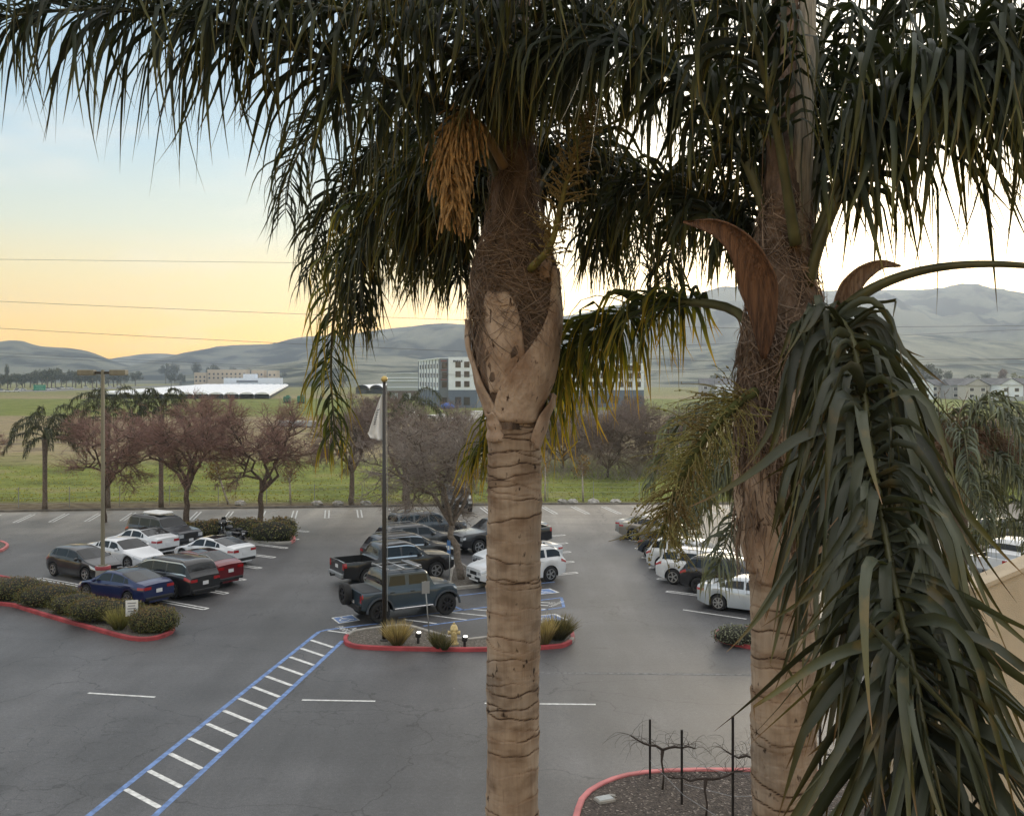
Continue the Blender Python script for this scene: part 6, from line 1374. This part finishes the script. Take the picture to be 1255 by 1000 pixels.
vbox((Co[0]-.05, Co[1]+.5), Lf, 9, 5.6, Zt-.2, 'wing_wall', wht); vbox((Co[0]-.1, Co[1]+.5), (Lf[0]-.1, Lf[1]), 9, 0, 5.6, 'wing_base', slate); vbox((Co[0]-.5, Co[1]), (Lf[0]-.5, Lf[1]+1), 10, Zt-.15, Zt+.25, 'roof_edge', wht)
windows(bd, Cn, Fr, (.35, .66), (7.7, 10.9, 14.0), 1.75, 1.9); windows(bd, Cn, Fr, (.35, .66), (2.2,), 2.0, 2.6)
windows(bd, Co, (Cn[0], Cn[1]+1.4), (.55,), (2.4, 7.5, 10.6, 13.7), 1.6, 1.9, .1); windows(bd, Co, (Cn[0], Cn[1]+1.4), (.5,), (9.1, 12.2, 15.2), 2.0, .4, .12, 'balcony_rail', redb)
d0, d1 = Vector((Co[0], Co[1]+.5)), Vector(Lf); dd = (d1-d0).normalized(); nn_ = Vector((-1, 0))
for z in (2.4, 7.4, 10.5, 13.6):
    for c in np.linspace(.08, .92, 7):
        q = d0+(d1-d0)*c+Vector((-.1, 0)); mb = MB(); mb.box((q.x, q.y, z), (.16, 1.7, 1.5), math.atan2(dd.y, dd.x)-math.pi/2); mb.build('window', win, bd)
for c in np.linspace(.0, 1, 8):
    q = d0+(d1-d0)*c+Vector((-.2, 0)); mb = MB(); mb.box((q.x, q.y, Zt/2), (.2, .3, Zt-.4), 0); mb.build('downpipe', slate, bd)
mb = MB()
for k, wd_ in enumerate((.55, .4, .45, .35, .5, .4, .45)): mb.box((gx(556.5)+.62*k, Yb-.45, Zt-.9), (wd_, .1, .62-.08*(k % 2)))
mb.build('sign_letters', mat('sign_letter_dark', (.04, .045, .06), .7), bd)
bd = thing('apartment_building', 'white and slate blue block seen through the fronds right of the palm trunk', 'building', (0, 0, 0))
a_, b_ = (gx(676), Yb+4), (gx(796), Yb+14); mb = MB(); quad_box(mb, a_, b_, 16, 5.6, 14.6); mb.build('wall', wht, bd); mb = MB(); quad_box(mb, a_, b_, 16.1, 0, 5.6); mb.build('ground_floor', slate, bd)
windows(bd, a_, b_, np.linspace(.06, .94, 10), (7.5, 10.4, 13.0), 1.7, 1.8); windows(bd, a_, b_, np.linspace(.06, .94, 8), (2.4,), 2.0, 2.4)
mb = MB(); 
o = thing('concrete_wall', 'low pale grey wall in front of the slate blue block right of the palm trunk', 'wall', (gx(742, 250), 250, 0)); mb.box((0, 0, .9), (20, .3, 1.8)); mb.build('panel', lgrey, o); mb = MB(); mb.box((0, 0, 1.85), (20.2, .4, .1)); mb.build('coping', M['concrete'], o)
bd = thing('industrial_building', 'long light grey shed with a brown base behind the flagpole', 'building', (0, 0, 0)); Yi = 430
a_, b_ = (gx(474, Yi), Yi), (gx(520, Yi), Yi); mb = MB(); quad_box(mb, a_, b_, 30, 4.2, 11.6); mb.build('wall', lgrey, bd); mb = MB(); quad_box(mb, (a_[0]-.1, Yi-.1), (b_[0]+.1, Yi-.1), 30, 0, 4.2); mb.build('base', brownb, bd)
for z in (5.6, 8.4, 9.6, 11.5): mb = MB(); quad_box(mb, (a_[0]-.1, Yi-.3), (b_[0]+.1, Yi-.3), .2, z-.2, z+.2); mb.build('band', wht, bd)
windows(bd, a_, b_, (.2, .55), (2.0,), 3, 2.4, .3, 'loading_door', lgrey)
bd = thing('hotel_building', 'tan flat roofed hotel with rows of small windows beyond the white tunnels', 'building', (0, 0, 0)); Yh = 1040
for x0, x1, zt in ((238, 253, 14.5), (254, 302, 17.5), (308, 323, 17), (328, 339, 16.5)):
    a_, b_ = (gx(x0, Yh), Yh), (gx(x1, Yh), Yh); mb = MB(); quad_box(mb, a_, b_, 14, 0, zt); mb.build('wall', tan, bd)
    k = max(2, int((x1-x0)/5)); windows(bd, a_, b_, (np.arange(k)+.5)/k, (zt-4.5, zt-8.5), 1.7, 1.9, .1)
bd = thing('warehouse', 'long low white warehouse in front of the tan hotel', 'building', (0, 0, 0)); Yh = 1025
for x0, x1, zt in ((274, 344, 9), (298, 313, 13)):
    mb = MB(); quad_box(mb, (gx(x0, Yh), Yh-(x0-274)*.01), (gx(x1, Yh), Yh-(x0-274)*.01), 10, 0, zt); mb.build('wall', wht, bd)
mb = MB(); quad_box(mb, (gx(290, Yh), Yh-.5), (gx(316, Yh), Yh-.5), .3, 4.5, 6.5); mb.build('shop_front', dgrey, bd)
G_O = 'houses on the right below the hills'
def house(x, Y, w, h, rh, label, wallm, gable_front, seed):
    rt = thing('house', label, 'house', (gx(x, Y), Y, 0), R(8*math.sin(seed)), G_O); d = 11
    mb = MB(); mb.box((0, 0, h/2), (w, d, h)); mb.build('wall', wallm, rt); mb = MB(); e = .5
    if gable_front:
        V = [(-w/2-e, -d/2-e, h), (w/2+e, -d/2-e, h), (0, -d/2-e, h+rh), (-w/2-e, d/2+e, h), (w/2+e, d/2+e, h), (0, d/2+e, h+rh)]; F = [[0, 2, 5, 3], [2, 1, 4, 5], [3, 5, 4], [0, 3, 4, 1]]
        mb.add(V, F, 0); mb.build('roof', roofm, rt); g2 = MB(); g2.add([(-w/2, -d/2-.03, h), (w/2, -d/2-.03, h), (0, -d/2-.03, h+rh*.93)], [[0, 1, 2]]); g2.build('gable', wallm, rt)
    else:
        V = [(-w/2-e, -d/2-e, h), (w/2+e, -d/2-e, h), (w/2+e, 0, h+rh), (-w/2-e, 0, h+rh), (-w/2-e, d/2+e, h), (w/2+e, d/2+e, h)]; F = [[0, 1, 2, 3], [3, 2, 5, 4], [1, 5, 2], [0, 3, 4]]
        mb.add(V, F, 0); mb.build('roof', roofm, rt)
    for z in (1.6, 4.5):
        for c in ((-.25, .22) if w < 12 else (-.3, 0, .3)):
            mb = MB(); mb.box((c*w, -d/2-.06, z), (1.7, .1, 1.4)); f = mb.build('window', win, rt); mb = MB(); mb.box((c*w, -d/2-.03, z), (2.0, .08, 1.7)); mb.build('window_frame', M['white'], f)
    mb = MB(); mb.box((w*.3, 2, h+rh*.75), (.9, .9, 1.6)); mb.build('chimney', wallm, rt)
cream = mat('cream_render', (.50, .48, .44), .85); greyw = mat('grey_render', (.34, .35, .36), .85)
hl = [(1098, 470, 11, 6.2, 2.6, 'pale house just right of the hanging frond', wht, 0), (1122, 455, 11, 6.4, 3.0, 'white house with a paired window behind the tangled palm', wht, 1), (1147, 480, 12, 6.0, 2.8, 'cream house behind the dead flower stalks', cream, 0), (1171, 470, 10, 6.2, 2.9, 'grey house with a wide dark roof', greyw, 0), (1193, 450, 10, 6.3, 3.0, 'cream gabled house left of the bright white house', cream, 1), (1213, 465, 13, 6.3, 3.2, 'house with a broad dark grey roof', greyw, 0),
      (1233, 440, 9.5, 6.6, 2.8, 'bright white house with two windows near the right edge', wht, 1), (1257, 455, 11, 6.4, 2.9, 'grey house cut by the right edge', greyw, 0), (1180, 540, 12, 6.4, 3, 'second row house behind the grey house', wht, 0), (1208, 545, 12, 6.4, 3, 'second row house behind the broad dark roof', cream, 0), (1240, 540, 12, 6.4, 3, 'second row house behind the bright white house', wht, 0), (895, 500, 14, 6.4, 3, 'pale house seen left of the right palm trunk', wht, 0), (872, 520, 12, 6.4, 3, 'grey house seen beside the brown bract', greyw, 0), (912, 480, 10, 6.4, 3, 'white gabled house against the right palm trunk', wht, 1), (1070, 480, 11, 6.2, 2.8, 'house hidden behind the top of the hanging frond', cream, 0)]
for i, q in enumerate(hl): house(*q[:5], q[5], q[6], q[7], i)
rt = thing('board_fence', 'pale board fence in front of the bright white house', 'fence', (gx(1235, 425), 425, 0)); mb = MB(); mb.box((0, 0, .9), (30, .1, 1.8)); mb.build('boards', lgrey, rt)
for k in range(11): mb = MB(); mb.box((-15+3*k, -.1, 1), (.14, .14, 2)); mb.build('fence_post', M['wood'], rt)
rt = thing('utility_post', 'thin dark post in the field below the bright white house', 'post', (gx(1235.5, 300), 300, 0)); mb = MB(); mb.lathe([(.15, 0), (.12, 7)], 8); mb.build('post', M['wood'], rt); mb = MB(); mb.box((0, 0, 6.9), (.5, .3, .25)); mb.build('cap', M['grey'], rt)

# freeway with traffic
road_m = mat('freeway_asphalt', (.16, .155, .15), .9)
fw = sheet('freeway', [((x-CX)/FPX*Y, Y) for x, Y in ((-160, 620), (60, 700), (160, 900), (290, 1500), (262, 1500), (120, 930), (20, 760), (-160, 690))], .05, road_m); tag(fw, kind='structure')
_cm = {}
def far_car(x, Y, col, label, k):
    rt = thing('car', label, 'car', (gx(x, Y), Y, .06), R(60 if Y > 800 else 35), 'cars on the far freeway')
    if col not in _cm: _cm[col] = mat('far_car_paint_%d' % len(_cm), col, .4)
    tall = 1.0 if k % 3 else 1.5
    mb = MB(); mb.box((0, 0, .62), (4.6, 1.8, .72), bev=.2); mb.build('body', _cm[col], rt); mb = MB(); mb.box((-.2, 0, 1.0+.28*tall), (2.6, 1.6, .6*tall), taper=.8); c = mb.build('cabin', win, rt); mb = MB(); mb.box((-.2, 0, 1.3+.58*(tall-.5)+.06), (2.0, 1.3, .1)); mb.build('roof', _cm[col], rt)
    for sx in (-1.4, 1.4):
        for sy in (-.85, .85): mb = MB(); mb.lathe([(.33, -.1), (.33, .1)], 10, (sx, sy, .33), 'y'); mb.build('wheel', M['rubber'], rt)
tr_ = [(2, 690, 'white van at the left edge of the freeway', (.7, .7, .7)), (9, 668, 'white car nearest on the freeway', (.7, .71, .72)), (20, 672, 'white car just left of the green road sign', (.72, .72, .72)), (21, 745, 'white truck above the car left of the green road sign', (.7, .7, .7)), (28, 760, 'white car behind the green road sign', (.66, .66, .66)), (44, 735, 'dark car beneath the green road sign', (.05, .05, .06)), (59, 770, 'white box van just right of the green road sign', (.75, .75, .75)), (65, 800, 'white car following the box van', (.7, .7, .7)), (71, 825, 'dark car in the middle of the far traffic', (.08, .08, .09)), (76, 850, 'white car in the middle of the far traffic', (.7, .7, .7)), (83, 870, 'pale car beyond the middle of the far traffic', (.62, .6, .56)), (87, 845, 'white car close to the lamp post palm', (.72, .72, .72)), (105, 920, 'white car behind the lamp post palm', (.72, .72, .72)), (135, 985, 'white car farthest along the freeway', (.72, .72, .72)), (145, 1010, 'pale van farthest along the freeway', (.68, .68, .68))]
for k, (x, Y, lb, c) in enumerate(tr_): far_car(x, Y, c, lb, k)
rt = thing('road_sign', 'green road sign board beside the far freeway', 'sign', (gx(48.5, 640), 640, 0)); gm = mat('sign_green', (.02, .24, .17), .6)
mb = MB(); mb.box((0, 0, 3.35), (7.6, .15, 3.4)); pn = mb.build('panel', gm, rt)
mb = MB()
for z, w_ in ((4.3, 5.2), (3.4, 4.2), (2.5, 5.6)): 
    for k in range(5): mb.box((-w_/2+w_*(k+.5)/5, -.1, z), (w_/5*.66, .05, .34))
mb.build('lettering', mat('sign_letter_pale', (.25, .5, .42), .7), pn)
for sx in (-2.6, 2.6): mb = MB(); mb.box((sx, .15, 1.6), (.2, .2, 3.4)); mb.build('post', M['grey'], rt)
# bits in the farm yard
bl = mat('blue_tarpaulin', (.04, .12, .45), .6); o = thing('tarpaulin_heap', 'bright blue tarpaulin heap at the foot of the white building', 'tarpaulin', (gx(548, 318), 318, 0)); mb = MB(); mb.ball((0, 0, .8), (2.0, 1.5, 1.2), 12, 7); mb.ball((1.0, .3, .6), (1.3, 1.2, 1.0), 10, 6); mb.build('cover', bl, o, True); mb = MB(); mb.box((0, 0, .1), (3.6, 2.4, .25)); mb.build('pallet', M['wood'], o)
gb = mat('green_bin', (.03, .15, .09), .6)
for x, Y, s, lb in ((352, 392, 1.0, 'low green machine at the field edge right of the tunnels'), (369, 388, 1.1, 'tall green tank beside the hanging palm leaflets')):
    o = thing('farm_tank', lb, 'tank', (gx(x, Y), Y, 0)); mb = MB(); mb.box((0, 0, 1.5*s), (2.6, 2, 2.2*s), bev=.3); mb.build('body', gb, o); mb = MB(); mb.box((.3, 0, 2.75*s), (1.1, 1.2, .5)); mb.build('cap', gb, o); mb = MB(); mb.box((0, 0, .2), (2.8, 2.2, .4)); mb.build('base', M['black'], o)
def truck(label, x, Y, rz, L_, hb, colr, name='box_truck', cat='truck'):
    o = thing(name, label, cat, (gx(x, Y), Y, 0), rz); mb = MB(); mb.box((-.8, 0, .6+hb/2), (L_*.68, 2.2, hb), bev=.12); mb.build('cargo_box', colr, o); mb = MB(); mb.box((L_*.38, 0, 1.35), (L_*.26, 2.0, 1.6), taper=.88, bev=.12); mb.build('cab', M['white'], o); mb = MB(); mb.box((L_*.5, 0, 1.75), (.12, 1.6, .6)); mb.build('windscreen', win, o)
    for sx in (-L_*.3, L_*.36):
        for sy in (-1, 1): mb = MB(); mb.lathe([(.42, -.13), (.42, .13)], 12, (sx, sy*.95, .42), 'y'); mb.build('wheel', M['rubber'], o)
truck('white motor home parked beyond the lot just left of the near palm trunk', 588, 205, R(200), 7, 2.6, M['white'], 'motor_home', 'motor home')
truck('white flatbed truck among the bare branches below the white building', 552, 215, R(160), 6, .8, lgrey)
truck('white low trailer truck beyond the green field right of the flag', 520, 230, R(175), 8, .9, M['white'])
o = thing('water_trough', 'long pale trough in the field behind the round crowned bare tree', 'trough', (gx(365, 205), 205, 0)); mb = MB(); mb.box((0, 0, .6), (8, 1.4, 1.1), bev=.1); mb.build('tank', lgrey, o); mb = MB(); mb.box((0, 0, .1), (8.4, 1.6, .2)); mb.build('base', M['concrete'], o)

# overhead wires
wm = mat('cable', (.09, .09, .10), .6); G_W = 'overhead power wires crossing the view'
def wire(pts, r, label):
    mb = MB(); mb.tube(pts, r, 5, caps=False); tag(mb.build('power_wire', wm), label, 'wire', G_W)
def wline(y0, y1, Ya, Yb_, r, label, xa=-260, xb=1500):
    def yy(x): return y0+(y1-y0)*(x/360.0 if x < 560 else 560/360.0+(x-560)*.0)
    wire([Q(x, y0+(y1-y0)*min(x, 900)/360.0*(1-.00022*max(x, 0)), Ya+(Yb_-Ya)*(x-xa)/(xb-xa)) for x in np.linspace(xa, xb, 40)], r, label)
wline(318, 322.5, 170, 190, .03, 'highest overhead wire crossing the pale sky')
wline(369.5, 386, 170, 190, .036, 'second overhead wire crossing the yellow sky')
wline(402.5, 423, 170, 190, .036, 'third overhead wire just above the left hill')
wline(432.5, 452, 260, 280, .035, 'thin wire crossing the left hill', -260, 640)
wline(436.5, 454, 260, 280, .035, 'lowest thin wire crossing the left hill', -260, 640)
for y0, y1, lb in ((414, 404, 'wire crossing the middle of the right hill'), (447, 440, 'wire low on the right hill above the houses'), (451, 446, 'lowest wire just above the house roofs on the right')):
    wire([Q(x, y0+(y1-y0)*(x-1040)/215, 220) for x in np.linspace(700, 1500, 24)], .035, lb)

# ------------------------------------------------------------------ air
hz = MB(); hz.box((0, 1990, 158), (7000, 4090, 320)); hm = bpy.data.materials.new('haze'); hm.use_nodes = True; nt = hm.node_tree; nt.nodes.remove(nt.nodes['Principled BSDF'])
pv = nt.nodes.new('ShaderNodeVolumePrincipled'); pv.inputs['Color'].default_value = (.68, .80, 1.0, 1); pv.inputs['Density'].default_value = HAZE if 'HAZE' in globals() else .00018; pv.inputs['Anisotropy'].default_value = .68
nt.links.new(pv.outputs[0], nt.nodes['Material Output'].inputs['Volume']); ho = hz.build('haze', hm); tag(ho, kind='stuff')
